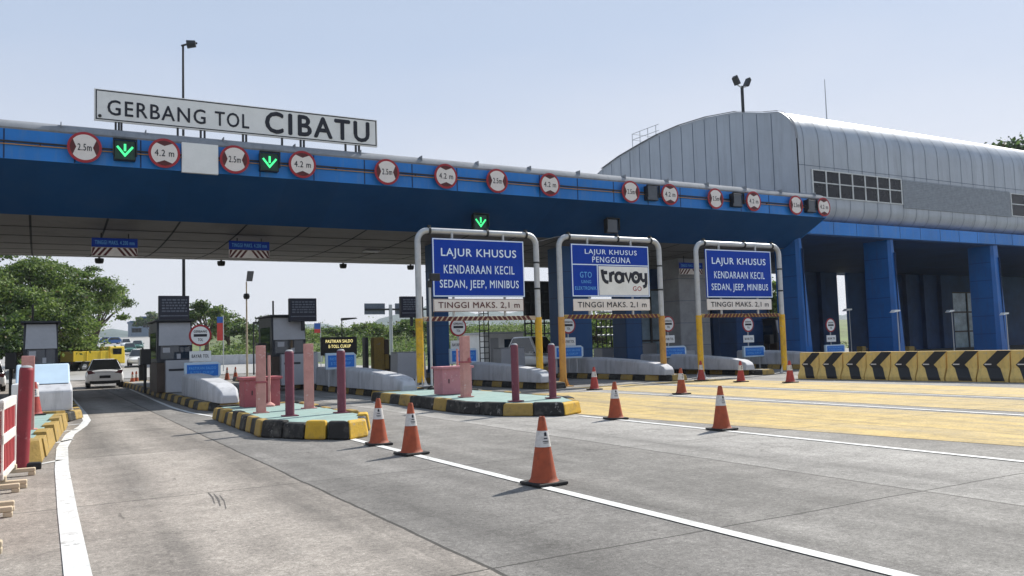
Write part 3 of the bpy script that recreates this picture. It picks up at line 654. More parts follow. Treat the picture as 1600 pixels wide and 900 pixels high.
LN = {195: 'lit green arrow lane light between the two leftmost round signs', 421: 'lit green arrow lane light right of the blank white panel',
      1018: 'unlit dark lane light between the fifth pair of round signs', 1150: 'unlit dark lane light between the sixth pair of round signs', 1265: 'unlit dark lane light at the right end of the fascia'}
for a, c, lamp in pairs:
    if lamp: lane_light(onY(lamp, 280, 27.8).x, 27.76, 7.83, lamp < 500, LN[lamp])
q = onY(751, 347, 28.9); lane_light(q.x, 28.9, q.z, True, 'lit green arrow lane light above the first blue lane sign')
q = onY(957, 353, 28.9); lane_light(q.x, 28.9, q.z, False, 'unlit lane light in shadow above the middle gantry')
# clearance signs under the soffit
for px, lab, y in (((143, 215), 'small blue clearance sign with striped edge under the soffit, leftmost', 33), ((358, 421), 'small blue clearance sign with striped edge under the soffit, right of the tree', 33),
                ((1061, 1097), 'small blue clearance sign with striped edge beside the grey tiled column', 33.5)):
    a, c = onY(px[0], 400, y).x, onY(px[1], 400, y).x
    zt = onY(px[0], 371 if px[0] < 300 else 376 if px[0] < 1000 else 410, y).z; h = .43*(c-a) if y == 33 else .62
    t = thing('clearance_sign', lab, 'sign', (a, y, zt-h), 0, 'clearance signs under the canopy'); wd = c-a
    b = MB(); b.box(0, wd, 0, .04, h*.5, h); b.build('blue_board', 'signblue', t)
    b = MB(); b.box(0, wd, 0, .04, 0, h*.47); b.build('striped_board', 'offwhite', t)
    b = MB(); n = 4
    for s in (-1, 1):
        for k in range(n):
            c0 = wd/2+s*(.06+k*wd/2/n); b.prism([(c0, h*.46), (c0+s*.10, h*.46), (min(max(c0+s*.33, 0), wd), .01), (min(max(c0+s*.23, 0), wd), .01)], 'y', -.008, -.002)
    b.build('stripe', 'maroon', t)
    text('TINGGI MAKS. 4.200 mm', 'cyantxt', t, wd*.07, wd*.93, h*.64, h*.86, -.008, bold=.01)
    b = MB(); b.cyl((wd*.2, .02, h), (wd*.2, .02, h+.6), .02, 6); b.cyl((wd*.8, .02, h), (wd*.8, .02, h+.6), .02, 6); b.build('hanger', 'darksteel', t)

# ------------------------------------------------------------------ gantries with lane signs
def gantry(xl, xr, Y, label, zl, sleeve, feet=True):
    t = thing('height_gantry', label, 'gantry', (0, Y, 0), 0, 'pipe gantries in front of the toll lanes')
    zt, r = 5.25, .098; rad = .36
    path = [(xl, 0, zl+.15)] + [(xl, 0, z) for z in (1.2, 2.4, 3.6)] + [(xl+rad-rad*math.cos(R(a)), 0, zt-rad+rad*math.sin(R(a))) for a in range(0, 91, 15)]
    path += [(xr-rad+rad*math.sin(R(a)), 0, zt-rad+rad*math.cos(R(a))) for a in range(0, 91, 15)] + [(xr, 0, z) for z in (3.6, 2.4, 1.2, .15)]
    b = MB(); b.tube(path, r, 14); b.build('pipe_frame', 'steel', t, smooth=True)
    for x in (xl+rad+.05, (xl+xr)/2+.3, xr-rad-.05):
        b = MB(); b.tube([(x-.035, 0, zt), (x+.035, 0, zt)], r+.025, 14); b.box(x-.05, x+.05, -.05, .05, zt+r-.02, zt+r+.08); b.build('pipe_clamp', 'darksteel', t)
    for z in (4.3, 3.4): b = MB(); b.tube([(xr, 0, z-.03), (xr, 0, z+.03)], r+.012, 14); b.build('pipe_clamp', 'darksteel', t)
    for x, z0 in ((xl, zl), (xr, 0)):
        b = MB(); b.tube([(x, 0, z0+.12), (x, 0, 2.42)], r+.02, 14); b.build('post_sleeve', sleeve, t, smooth=True)
        b = MB(); b.box(x-.26, x+.26, -.26, .26, z0, z0+.03)
        for dx, dy in ((1, 0), (-1, 0), (0, 1), (0, -1)):
            b.add([(x+dx*.12, dy*.12, z0+.36), (x+dx*.25, dy*.25, z0+.03), (x+dx*.12, dy*.12, z0+.03), (x+dx*.12+dy*.02, dy*.12+dx*.02, z0+.03)], [(0, 1, 2), (0, 1, 3)])
        b.build('base_plate', 'steel' if sleeve == 'yellow' else 'ochre', t)
    return t
GY = 24.4
def tall(px0, px1): return onY(px0, 500, GY).x, onY(px1, 500, GY).x
g1 = gantry(*tall(655, 841), GY, 'grey pipe gantry on clean yellow posts over the leftmost special lane', .28, 'yellow')
g2 = gantry(*tall(877, 1034), GY, 'grey pipe gantry on rusty orange posts in the middle of the three', 0, 'ochre')
g3 = gantry(*tall(1092, 1222), GY, 'grey pipe gantry on dull ochre posts, rightmost of the three', 0, 'yellow')
def boards(px, which, lab, labh):
    xa, xb = onY(px[0], 420, GY-.16).x, onY(px[1], 420, GY-.16).x; z0, z1 = 3.10, 5.0
    if which == 'travoy': z0 = 3.12
    t = thing('lane_sign', lab, 'sign', (xa, GY-.16, z0), 0, 'blue lane signs on the gantries'); W = xb-xa; H = z1-z0
    b = MB(); b.box(0, W, 0, .05, 0, H); b.build('board', 'signblue', t, bevel=.012)
    b = MB(); e = .045
    b.box(.01, W-.01, -.006, 0, .01, e); b.box(.01, W-.01, -.006, 0, H-e, H-.01); b.box(.01, e, -.006, 0, e, H-e); b.box(W-e, W-.01, -.006, 0, e, H-e)
    if which == 'travoy':
        b.box(e, W-e, -.006, 0, H*.60, H*.60+.035); b.box(W*.315, W*.315+.035, -.006, 0, e, H*.60)
    b.build('border', 'whitetxt', t)
    if which != 'travoy':
        text('LAJUR KHUSUS', 'whitetxt', t, W*.09, W*.91, H*.655, H*.83, -.010, bold=.012, space=1.1)
        text('KENDARAAN KECIL', 'whitetxt', t, W*.115, W*.885, H*.40, H*.545, -.010, bold=.008, space=1.12)
        text('SEDAN, JEEP, MINIBUS', 'whitetxt', t, W*.07, W*.93, H*.115, H*.29, -.010, bold=.010)
    else:
        text('LAJUR KHUSUS', 'whitetxt', t, W*.17, W*.84, H*.785, H*.905, -.010, bold=.008, space=1.15)
        text('PENGGUNA', 'whitetxt', t, W*.26, W*.75, H*.655, H*.765, -.010, bold=.008, space=1.15)
        text('GTO', 'cyantxt', t, W*.10, W*.245, H*.36, H*.47, -.010, bold=.008)
        text('UANG', 'cyantxt', t, W*.115, W*.235, H*.255, H*.315, -.010, bold=.008)
        text('ELEKTRONIK', 'cyantxt', t, W*.035, W*.30, H*.13, H*.195, -.010, bold=.008)
        b = MB(); b.box(W*.335, W-e-.02, -.010, -.001, .06, H*.585); lg = b.build('logo_panel', 'white', t)
        # rounded lowercase wordmark built from thick strokes
        s = MB(); u0, uw, v0, vh = W*.365, W*.585, H*.20, H*.32
        def st(pts, r=.066): s.tube([(u0+uw*u, -.014, v0+vh*v) for u, v in pts], [r]*len(pts), 8)
        def ring(cu, cv, ru, rv, a0=0, a1=360): return [(cu+ru*math.cos(R(a)), cv+rv*math.sin(R(a))) for a in range(a0, a1+1, 20)]
        st([(.02, 1.0), (.035, .62), (.05, .42), (.09, .28), (.15, .24)]); st([(.035, .82), (.13, .82)])
        st([(.20, .26), (.20, .84)]); st([(.20, .62), (.23, .78), (.29, .82)])
        st(ring(.39, .54, .075, .27)); st([(.475, .26), (.475, .84)])
        st([(.53, .84), (.60, .28), (.67, .84)])
        st(ring(.77, .56, .075, .28)); s.disc((u0+uw*.77, v0+vh*.57), .038, (-.024, -.012), 14)
        st([(.885, .84), (.89, .50), (.93, .36), (.99, .42)]); st([(1.0, .84), (1.0, .22), (.985, .05), (.93, -.02)])
        for i, p in enumerate(s.v): s.v[i] = (p[0], -.014+(p[1]+.014)*.15, p[2])
        s.build('wordmark', 'blacktxt', lg, smooth=True)
        text('GO', 'redring', lg, W*.77, W*.885, H*.115, H*.205, -.016, bold=.015)
    b = MB(); [b.box(x-.03, x+.03, .05, .11, -.65, H+.2) for x in (W*.22, W*.78)]; b.build('mounting_bar', 'steel', t)
    xa2, xb2 = onY(px[2], 475, GY-.17).x, onY(px[3], 475, GY-.17).x
    h = thing('height_plate', labh, 'sign', (xa2, GY-.19, 2.62), 0, 'white height plates under the blue signs'); W2 = xb2-xa2
    b = MB(); b.box(0, W2, 0, .04, 0, .42); b.build('board', 'offwhite', h, bevel=.01)
    b = MB(); e = .02
    if which == 'one':
        b.box(0.005, W2-.005, -.005, 0, .005, e); b.box(.005, W2-.005, -.005, 0, .42-e, .415); b.box(.005, e, -.005, 0, e, .42-e); b.box(W2-e, W2-.005, -.005, 0, e, .42-e)
        b.build('border', 'maroon', h)
    text('TINGGI MAKS. 2,1 m', 'maroon' if which == 'one' else 'blacktxt', h, W2*.05, W2*.95, .09, .31, -.010, bold=.012, space=1.08)
def bar(xl, xr, label, z, m0='offwhite'):
    t = thing('striped_bar', label, 'height bar', (xl, GY, z), 0, 'striped bars hanging across the gantries')
    L = xr-xl; b = MB(); b.box(.12, L-.12, -.05, .05, -.07, .07); b.build('beam', m0, t, bevel=.015)
    b = MB(); n = int(L/.19)
    for k in range(n):
        x = .2+k*.185; s = 1 if k < n/2 else -1
        if x+.25 < L-.12: b.prism([(x+(.0 if s > 0 else .1), -.068), (x+(.12 if s > 0 else .22), -.068), (x+(.22 if s > 0 else .12), .068), (x+(.10 if s > 0 else .0), .068)], 'y', -.057, -.051)
    b.build('stripe', 'maroon', t)
    b = MB(); [b.cyl((x, 0, .07), (x, 0, .35), .012, 6) for x in (.5, L*.5, L-.5)]; b.build('hanger', 'darksteel', t)
a, c = tall(655, 841)
boards((676, 819, 677, 818), 'one', 'blue lane sign with three lines of white text on the left gantry', 'maroon edged white height plate below the left blue sign')
bar(a, c, 'pale tan bar with dark slanted stripes across the left gantry', 2.40, 'bartan')
a, c = tall(877, 1034)
boards((893, 1014, 896, 1015), 'travoy', 'blue lane sign with a white logo panel on the middle gantry', 'white height plate below the sign with the white logo panel')
bar(a, c, 'ochre bar with dark slanted stripes across the middle gantry', 2.42, 'kerbo')
a, c = tall(1092, 1222)
boards((1103, 1205, 1105, 1205), 'three', 'blue lane sign with three lines of white text on the right gantry', 'white height plate below the rightmost blue sign')
bar(a, c, 'ochre bar with dark slanted stripes across the right gantry', 2.40, 'kerbo')

b = MB(); xa, xb = tall(655, 841)[1], tall(877, 1034)[0]
b.tube([(xa-.05, GY, 5.0), (xa+(xb-xa)*.35, GY+.02, 5.08), (xb-(xb-xa)*.2, GY+.02, 5.2), (xb+.15, GY, 5.25)], .022, 6)
tag(b.build('cable', 'black'), 'dark cable strung between the tops of the left and middle gantries', 'cable')
# ------------------------------------------------------------------ islands
def kerb(b, path, h, wd=.24, bl=.55, close=False, start=0, gap=.0, z0=0, mats=2, jit=.02, seq=None):
    P = [Vector((x, y, 0)) for x, y in path]; k = start; N = len(P)
    def inner(i):
        d1 = (P[i]-P[i-1]).normalized(); d2 = (P[(i+1) % N]-P[i]).normalized(); n1 = Vector((-d1.y, d1.x, 0)); n2 = Vector((-d2.y, d2.x, 0)); m_ = (n1+n2).normalized()
        return m_/max(.45, m_.dot(n1))
    I = [inner(i) for i in range(N)]
    up_ = Vector((0, 0, 1))
    for j in range(N):
        p, q = P[j], P[(j+1) % N]; L = (q-p).length; n = max(1, round(L/bl))
        for i in range(n):
            g = gap/2/L; t0, t1 = i/n+(g if i else g*.3), (i+1)/n-(g if i < n-1 else g*.3); a = p.lerp(q, t0); c = p.lerp(q, t1); ma = I[j].lerp(I[(j+1) % N], t0); mc = I[j].lerp(I[(j+1) % N], t1)
            hh = up_*(h+random.uniform(-jit, jit)); o = ma*random.uniform(0, jit)*.8; z = up_*.003
            b.add([a+o+z, c+o+z, c+mc*wd+z, a+ma*wd+z, a+o+ma*.05+hh, c+o+mc*.05+hh, c+mc*wd+hh, a+ma*wd+hh],
                  [(3, 2, 1, 0), (4, 5, 6, 7), (0, 1, 5, 4), (1, 2, 6, 5), (2, 3, 7, 6), (3, 0, 4, 7)], (int(seq[k]) if seq and k < len(seq) else k % mats)); k += 1
    return b
def island(name, label, outline, h, top, loc, cat='island', bl=.55, mats=('kerby', 'kerbb'), gap=.01, grp='kerbed islands', jit=.02, seq=None):
    t = thing(name, label, cat, loc, 0, grp)
    cx = sum(p[0] for p in outline)/len(outline); cy = sum(p[1] for p in outline)/len(outline)
    pl = [(x-loc[0], y-loc[1]) for x, y in outline]
    b = MB(); kerb(b, pl, h, bl=bl, close=True, gap=gap, jit=jit, seq=seq); b.build('kerb', list(mats), t, bevel=.035)
    inner = [((x-loc[0])+(cx-x)*.10, (y-loc[1])+(cy-y)*.10) for x, y in outline]
    inner = []
    n = len(pl)
    for i in range(n):
        p, q, r_ = Vector(pl[i-1]), Vector(pl[i]), Vector(pl[(i+1) % n])
        d1 = (q-p).normalized(); d2 = (r_-q).normalized(); n1 = Vector((-d1.y, d1.x)); n2 = Vector((-d2.y, d2.x)); m_ = (n1+n2).normalized()
        inner.append(tuple(q+m_*(.2/max(.4, m_.dot(n1)))))
    b = MB(); b.prism(inner, 'z', .01, h-.012); b.build('paving', top, t)
    return t
# outlines counter-clockwise (inside on the left)
island('crash_island', 'mint topped island with yellow and black kerb nearest the camera', [(3.45, 20.2), (3.38, 15.1), (3.9, 14.15), (4.5, 13.45), (4.95, 13.75), (5.5, 15.2), (5.55, 20.2)], .29, 'mint', (4.5, 16.8, 0), bl=.47, mats=('kerbo', 'kerbb', 'kerby'), gap=.05, jit=.04, seq='01010101010'+'11'+'21'+'2'+'212')
island('crash_island', 'mint topped island with yellow and black kerb under the left gantry', [(8.3, 23.0), (8.15, 16.9), (8.5, 15.5), (9.45, 14.5), (10.15, 14.9), (10.75, 16.2), (10.85, 23.0)], .28, 'mint', (9.7, 18.6, 0), bl=.8, mats=('kerbo', 'kerbb', 'kerby'), seq='10101101'+'11'+'01'+'2'+'01')
island('crash_island', 'narrow mint topped island with yellow kerb at the left edge beside the red post', [(-.75, 21.5), (-.6, 14.6), (-.25, 13.75), (.08, 13.95), (.18, 15.5), (.62, 21.3)], .30, 'mint', (0, 17, 0), bl=.85, gap=.12, mats=('kerbo', 'kerbo', 'kerby'), jit=.05)
ISL = [(.1, 22.3, -.6, 1.0), (4.4, 22.6, 3.7, 5.1), (9.9, 22.6, 9.15, 10.75), (15.0, 23.4, 14.3, 15.7), (20.5, 23.7, 19.8, 21.25), (25.4, 24.0, 24.7, 26.1), (30.6, 24.2, 29.9, 31.3)]
where = ['at the left edge, behind the narrow mint island', 'under the leftmost dark booth', 'under the second dark booth', 'behind the left gantry', 'behind the middle gantry', 'left of the rightmost gantry sign', 'behind the chevron barrier']
for (x, y0, xa, xb), wl in zip(ISL, where):
    island('toll_island', f'long grey toll island with striped kerb {wl}', [(xa, 47), (xa, y0+1.2), (xa+.35, y0), (xb-.35, y0), (xb, y0+1.2), (xb, 47)], .22, 'pave', (x, 34, 0), bl=.75, mats=('kerbb', 'kerbo'), grp='toll islands', jit=.008)
def nose(x, y0, w, label, zt=.95, big=False, L=5.6):
    # swept concrete nose: high at the back, sinking to a rounded front
    b = MB(); st = [(0, .22, .62), (.10, .34, .72), (.35, .44, .82), (.9, .52, .88), (1.9, .60, .92), (3.0, .66, .95), (4.4, .72, 1), (L, .74, 1)]
    ring_n = 8
    for y, h, k in st:
        h = h*zt/.8; ww = w*k
        b.v += [(-ww, y, 0), (-ww, y, h*.35), (-ww*.97, y, h-.09), (-ww*.8, y, h-.015), (ww*.8, y, h-.015), (ww*.97, y, h-.09), (ww, y, h*.35), (ww, y, 0)]
    n = len(st); b.f = [(i*8+j, i*8+(j+1) % 8, i*8+8+(j+1) % 8, i*8+8+j) for i in range(n-1) for j in range(8)] + [tuple(range(8)), tuple(range((n-1)*8+7, (n-1)*8-1, -1))]
    b.m = [0]*len(b.f); o = b.build('concrete_nose', 'conc', smooth=True, bevel=.02); o.location = (x, y0, .222)
    return tag(o, label, 'crash barrier', 'white concrete noses of the toll islands')
def blue_notice(px, Y, label, z0=None):
    a, c = onY(px[0], px[1], Y), onY(px[2], px[3], Y); z0 = c.z; z1 = (a.z if len(px) < 5 else px[4]); W = c.x-a.x; H = z1-z0
    t = thing('notice_sign', label, 'sign', (a.x, Y, z0), 0, 'blue notice signs on the concrete noses')
    b = MB(); b.prism([(0, 0), (W*.92, 0), (W, H*.15), (W, H*.85), (W*.92, H), (0, H)], 'y', 0, .12); b.build('board', MT['palerim'], t, bevel=.015)
    b = MB(); b.box(W*.07, W*.93, -.008, -.001, H*.14, H*.86); b.build('face', MT['noticeblue'], t)
    text('PASTIKAN SALDO', 'cyantxt', t, W*.13, W*.87, H*.56, H*.72, -.014, bold=.015)
    text('E-TOLL CUKUP', 'cyantxt', t, W*.17, W*.80, H*.28, H*.44, -.014, bold=.015)
    [MB().box(W*k, W*(k+.04), .12, .16, -.6, H*.5).build('post', 'steel', t) for k in (.1, .8)]
MT['palerim'] = mat('pale blue rim', (.50, .64, .76), .5, var=.08); MT['noticeblue'] = mat('bright blue sign', (.01, .16, .58), .4, var=.08)
nn = ['in front of the leftmost dark booth', 'behind the nearest mint island, ending left of the yellow post', 'inside the left gantry', 'inside the middle gantry', 'left of the rightmost gantry', 'under the rightmost gantry sign', 'behind the chevron barrier']
NZ = [(4.28, 22.3, .34, 5.8), (9.42, 22.7, .36, 8.2), (14.62, 23.5, .33, 6.2), (20.2, 23.9, .36, 6.8), (24.6, 24.2, .36, 6.5), (30.4, 24.4, .4, 6)]
for (x, y, w_, L_), l_ in zip(NZ, [nn[0], nn[1], nn[2], nn[3], nn[4], nn[6]]): nose(x, y, w_, f'white sloping concrete nose {l_}', .74, L=L_)
nb = ['on the first white nose beside the booth', 'behind the nearest plum posts', 'behind the pink square post of the left gantry', 'behind the orange post of the middle gantry', 'right of the middle gantry', 'under the rightmost gantry sign', 'above the chevron barrier']
for p, l_ in zip([(288, 567, 345, 590), (509, 552, 557, 576), (703, 545, 747, 567), (866, 541, 912, 559), (1035, 541, 1073, 558), (1162, 541, 1196, 557), (1290, 539, 1321, 550)], nb):
    blue_notice(p, 28.6, f'small blue notice sign {l_}')

def round_sign(px, py, Y, label, r=.36, plate=True):
    q = onY(px, py, Y); t = thing('toll_sign', label, 'sign', (q.x, Y, .22), 0, 'round toll signs beside the booths'); z = q.z-.22
    b = MB(); b.disc((0, z), r, (0, .03)); b.build('ring', 'redring', t)
    b = MB(); b.disc((0, z), r*.82, (-.006, 0)); b.build('face', 'white', t)
    b = MB(); b.box(-r*.58, r*.58, -.012, -.006, z-.045, z+.045); b.build('bar', 'blacktxt', t)
    text('GERBANG', 'blacktxt', t, -r*.58, r*.58, z+.09, z+.17, -.012, bold=.02)
    text('TOL', 'blacktxt', t, -r*.22, r*.22, z-.19, z-.10, -.012, bold=.02)
    b = MB(); b.box(-.02, .02, .03, .07, .05, z); b.build('pole', 'steel', t)
    p = MB(); p.box(-r*.95, r*.95, .0, .03, z-.86, z-.52); o = p.build('plate', 'white', t, bevel=.01)
    text('BAYAR TOL', 'blacktxt', o, -r*.75, r*.75, z-.74, z-.63, -.006, bold=.015)
rs = ['beside the leftmost booth', 'inside the left gantry above the pink post', 'beside the left post of the middle gantry', 'beside the right post of the middle gantry', 'inside the rightmost gantry', 'above the chevron barrier']
for (px, py), l_ in zip(((313, 524), (716, 511), (888, 508), (1044, 506), (1169, 507), (1298, 508)), rs): round_sign(px, py, 29.2, f'round white toll sign with red rim {l_}')

# posts on the mint islands
def post(px, py, ptop, zb, m, label, square, r, grp, loc=None):
    p = at(px, py, zb); zt = onY(px, ptop, p.y).z-zb
    t = thing('square_post' if square else 'round_bollard', label, 'post', (p.x, p.y, zb), 0, grp)
    b = MB()
    if square: b.box(-r, r, -r, r, 0, zt); b.build('shaft', m, t, bevel=.012)
    else:
        b.tube([(0, 0, 0), (0, 0, zt-.06)], r, 18, cap=False); b.lathe([(r, zt-.06), (r*.9, zt-.025), (r*.55, zt), (0, zt+.004)], 18); b.build('shaft', m, t, smooth=True)
        b = MB(); b.lathe([(r*.9, zt-.025+.004), (r*.55, zt+.006), (0, zt+.010)], 18); b.build('cap', 'concgrey', t, smooth=True)
    b = MB(); b.box(-r-.05, r+.05, -r-.05, r+.05, -.005, .018); b.build('base_plate', m, t)
    return t
PG = 'guard posts on the mint islands'
t = post(408, 645, 540, .28, 'pinkpost', 'pale pink square post with a clamp on the nearest mint island, left side', True, .085, PG)
b = MB(); b.box(-.105, .105, -.105, .105, .60, .64); b.box(-.20, -.1, -.05, .03, .585, .64); b.build('clamp', 'boxpink', t, bevel=.01)
post(453, 650, 547, .28, 'plum', 'plum red round post in front on the nearest mint island', False, .085, PG)
post(483, 638, 537, .28, 'pinkpost', 'pale pink square post between the two plum round posts', True, .088, PG)
post(534, 645, 546, .28, 'plum', 'plum red round post at the right end of the nearest mint island', False, .083, PG)
t = post(728, 620, 525, .28, 'pinkpost', 'dusky pink square post on the mint island under the left gantry', True, .10, PG)
b = MB(); b.box(-.12, .12, -.12, .12, .82, .86); b.disc((.06, .9), .045, (-.13, -.1), 10); b.build('clamp', 'boxpink', t, bevel=.008)
post(806, 627, 537, .28, 'plum', 'plum round post in the middle of the mint island under the gantry', False, .083, PG)
post(864, 622, 537, .28, 'plum', 'plum round post nearest the orange gantry post', False, .083, PG)
t = post(33, 735, 572, .0, 'red', 'thick red round post at the left edge of the road', False, .088, PG); t.rotation_euler = (0, R(2.2), 0)
b = MB(); b.box(-.2, .24, -.06, .08, 0, .10); b.build('foot_bracket', 'black', t, bevel=.02)
post(43, 672, 556, .28, 'pinkpost', 'pink square post just behind the thick red round post', True, .10, PG)
def thin_post(px, py, ptop, zb, m, label, r=.03, base=False, cam_=False):
    p = at(px, py, zb); zt = onY(px, ptop, p.y).z-zb; t = thing('thin_pole', label, 'pole', (p.x, p.y, zb))
    b = MB(); b.tube([(0, 0, 0), (0, 0, zt)], r, 10); b.build('pole', m, t, smooth=True)
    b = MB(); b.lathe([(r*4, 0), (r*4, .04), (r*2, .08), (r, .1)], 14); b.build('foot', 'black' if base else m, t, smooth=True)
    if cam_:
        b = MB(); b.box(-.03, .28, -.16, -.04, zt-.06, zt+.16); b.box(-.06, .06, -.06, .06, zt-.25, zt-.05); b.build('camera_head', 'darksteel', t, bevel=.02)
thin_post(421, 635, 555, .28, 'pinkpost', 'thin pale pink pole beside the pink box on the nearest mint island', .032)
thin_post(716, 614, 545, .28, 'pinkpost', 'thin pink pole in front of the rose box under the left gantry', .03)
thin_post(675, 608, 436, .28, 'steel', 'thin grey pole on a black foot carrying a camera before the left sign', .035, True, True)
def cabinet(px0, px1, py, ptop, Xc, m, label):
    p0 = at(px0, py, .28); Y = p0.y; x0 = p0.x; x1 = onY(px1, py, Y).x; zt = onY(px0, ptop, Y).z
    t = thing('metal_cabinet', label, 'cabinet', ((x0+x1)/2, Y, .28)); w_ = (x1-x0)/2; h = zt-.28
    b = MB(); b.box(-w_, w_, 0, .55, 0, h-.06); b.build('body', m, t, bevel=.01)
    b = MB(); b.box(-w_-.05, w_+.05, -.05, .6, h-.06, h); b.build('lid', m, t, bevel=.01)
    b = MB(); b.box(-w_*.6, -w_*.55, -.02, 0, h*.4, h*.55); b.build('handle', 'darksteel', t)
cabinet(382, 438, 637, 590, 0, 'boxpink', 'dark pink metal box on the nearest mint island')
cabinet(692, 738, 617, 573, 0, 'rose', 'rose pink metal box on the mint island under the left gantry')

# ------------------------------------------------------------------ booths
def booth(x0, x1, Y, ztop, label, dep=2.2, base_frac=(.22, .95), sign=None, dark='boothdark', basew=None):
    t = thing('toll_booth', label, 'toll booth', (x0, Y, .22), 0, 'toll booths'); W = x1-x0; H = ztop-.22
    b = MB(); b.box(0, W, .02, dep, 0, H*.42); b.build('body', 'brown', t, bevel=.02)
    b = MB(); b.box(W*base_frac[0], W*base_frac[1], -.25, .015, 0, H*.45); b.build('base_block', 'boothgrey', t, bevel=.02)
    b = MB(); b.prism([(0, H*.42), (dep, H*.42), (dep, H), (.12, H), (0, H*.75)], 'x', 0, W); b.build('cabin', dark, t, bevel=.02)
    b = MB(); b.add([(.05, -.055, H*.66), (W-.03, -.055, H*.66), (W-.06, .085, H*.985), (.08, .085, H*.985)], [(0, 1, 2, 3)]); b.add([(.05, -.045, H*.66), (W-.03, -.045, H*.66), (W-.06, .095, H*.985), (.08, .095, H*.985)], [(3, 2, 1, 0)])
    b.add([(.05, -.055, H*.66), (W-.03, -.055, H*.66), (W-.03, -.045, H*.66), (.05, -.045, H*.66)], [(0, 1, 2, 3)])
    b.build('shade_panel', 'boothgrey', t)
    b = MB(); b.box(.10, W-.08, -.008, .018, H*.47, H*.65); o = b.build('front_window', 'boothglass', t)
    b = MB()
    for x in (.08, W*.62, W-.09): b.box(x, x+.035, -.02, -.009, H*.465, H*.655)
    b.box(.08, W-.055, -.02, -.009, H*.455, H*.47); b.build('window_frame', 'ledframe', o)
    b = MB(); b.box(W*.16, W*.36, -.02, -.010, H*.56, H*.63); b.build('fee_card', 'boothgrey', t)
    b = MB(); b.box(W*.3, W*.78, -.262, -.252, H*.30, H*.33); b.build('base_stripe', 'boothdark', t)
    b = MB(); b.box(-.008, .0, .3, dep*.85, H*.48, H*.85); b.build('side_window', 'boothglass', t)
    b = MB(); b.box(W*.55, W*.66, -.03, -.01, H*.47, H*.54); b.build('notice', 'boothgrey', t)
    b = MB(); b.box(-.08, W+.08, -.1, dep+.1, H, H+.07); b.build('roof', dark, t, bevel=.02)
    b = MB(); b.tube([(.25, .8, H), (.25, .8, H+.65)], .035, 8); b.build('mast', 'black', t)
    b = MB(); b.box(-.5, -.18, .05, .5, H*.40, H*.62); b.tube([(-.35, .3, 0), (-.35, .3, H*.45)], .05, 8); b.build('card_reader', 'black', t, bevel=.03)
    return t
booth(3.55, 4.7, 31, 2.66, 'leftmost full dark toll booth with a light base block and display on top')
booth(7.75, 9.05, 32.2, 2.85, 'second dark toll booth with sloping grey front behind the nearest mint island')
booth(-.42, .56, 31, 2.66, 'toll booth with pale shade panel under the trees at the left edge')
booth(36.2, 37.4, 33.5, 2.5, 'dim toll booth behind the chevron barrier under the silver building')
def led_board(px0, py0, px1, py1, Y, label, rows=True):
    a, c = onY(px0, py0, Y), onY(px1, py1, Y); W, H = c.x-a.x, a.z-c.z
    t = thing('display_board', label, 'display board', (a.x, Y, c.z), 0, 'display boards above the booths')
    b = MB(); b.box(0, W, 0, .2, 0, H); b.build('case', 'ledframe', t, bevel=.015)
    b = MB(); b.box(.04, W-.04, -.008, -.001, .04, H-.04); b.build('screen', 'led', t)
    b = MB()
    for k in range(5):
        z = H*(.84-.11*k); random.seed(k+int(px0)); x = .1
        while x < W-.12:
            l_ = random.uniform(.05, .16); b.box(x, min(x+l_, W-.08), -.014, -.009, z-H*.03, z+H*.03); x += l_+random.uniform(.015, .04)
    b.box(.05, W-.05, -.014, -.009, H*.20, H*.24); b.build('pixel_row', 'leddim', t)
    b = MB(); b.box(W*.45, W*.55, .05, .15, -.35, 0); b.build('stand', 'darksteel', t)
    return t
led_board(248, 462, 296, 502, 31.2, 'dark display board on top of the leftmost full booth')
led_board(452, 466, 495, 502, 31.9, 'dark display board in front of the second booth roof')
led_board(626, 463, 662, 496, 32, 'dark display board left of the first gantry post')
# lit board
a, c = onY(502, 527, 33), onY(558, 552, 33); W, H = c.x-a.x, a.z-c.z
t = thing('message_board', 'black message board with two lines of lit yellow text', 'display board', (a.x, 33, c.z))
b = MB(); b.box(0, W, 0, .15, -.05, H); b.build('case', 'black', t, bevel=.015)
text('PASTIKAN SALDO', 'ledtxt', t, W*.12, W*.88, H*.66, H*.84, -.008, bold=.01); text('E-TOLL CUKUP', 'ledtxt', t, W*.2, W*.82, H*.36, H*.54, -.008, bold=.01)
b = MB(); b.box(W*.2, W*.25, .03, .12, -c.z+.2, -.05); b.box(W*.75, W*.8, .03, .12, -c.z+.2, -.05); b.build('leg', 'darksteel', t)

# grey concrete guard blocks
def block(px0, py0, px1, py1, Y, m, label, dep=.8):
    a, c = onY(px0, py0, Y), onY(px1, py1, Y); t = thing('concrete_block', label, 'concrete block', (a.x, Y, max(.22, c.z)), 0, 'grey concrete guard blocks'); W, H = c.x-a.x, a.z-max(.22, c.z)
    b = MB(); b.prism([(0, 0), (W, 0), (W-.04, H), (.04, H)], 'y', 0, dep); b.build('body', m, t, bevel=.03)
    b = MB(); b.box(.03, W-.03, .1, dep-.1, H+.003, H+.05); b.build('cap', 'concgrey', t, bevel=.01)
block(620, 552, 667, 605, 31.5, 'boothgrey', 'pale grey concrete block left of the first yellow gantry post')
block(478, 552, 499, 605, 32, 'boothgrey', 'pale grey block attached beside the second booth')
block(782, 545, 822, 580, 33.5, 'boothgrey', 'pale grey concrete block seen inside the left gantry')
block(940, 545, 972, 572, 36, 'boothgrey', 'pale grey concrete block seen inside the middle gantry')
block(1004, 537, 1028, 570, 37, 'boothgrey', 'pale ribbed block by the right post of the middle gantry')
block(1071, 548, 1088, 575, 33, 'boothgrey', 'small pale block at the foot of the grey tiled column')
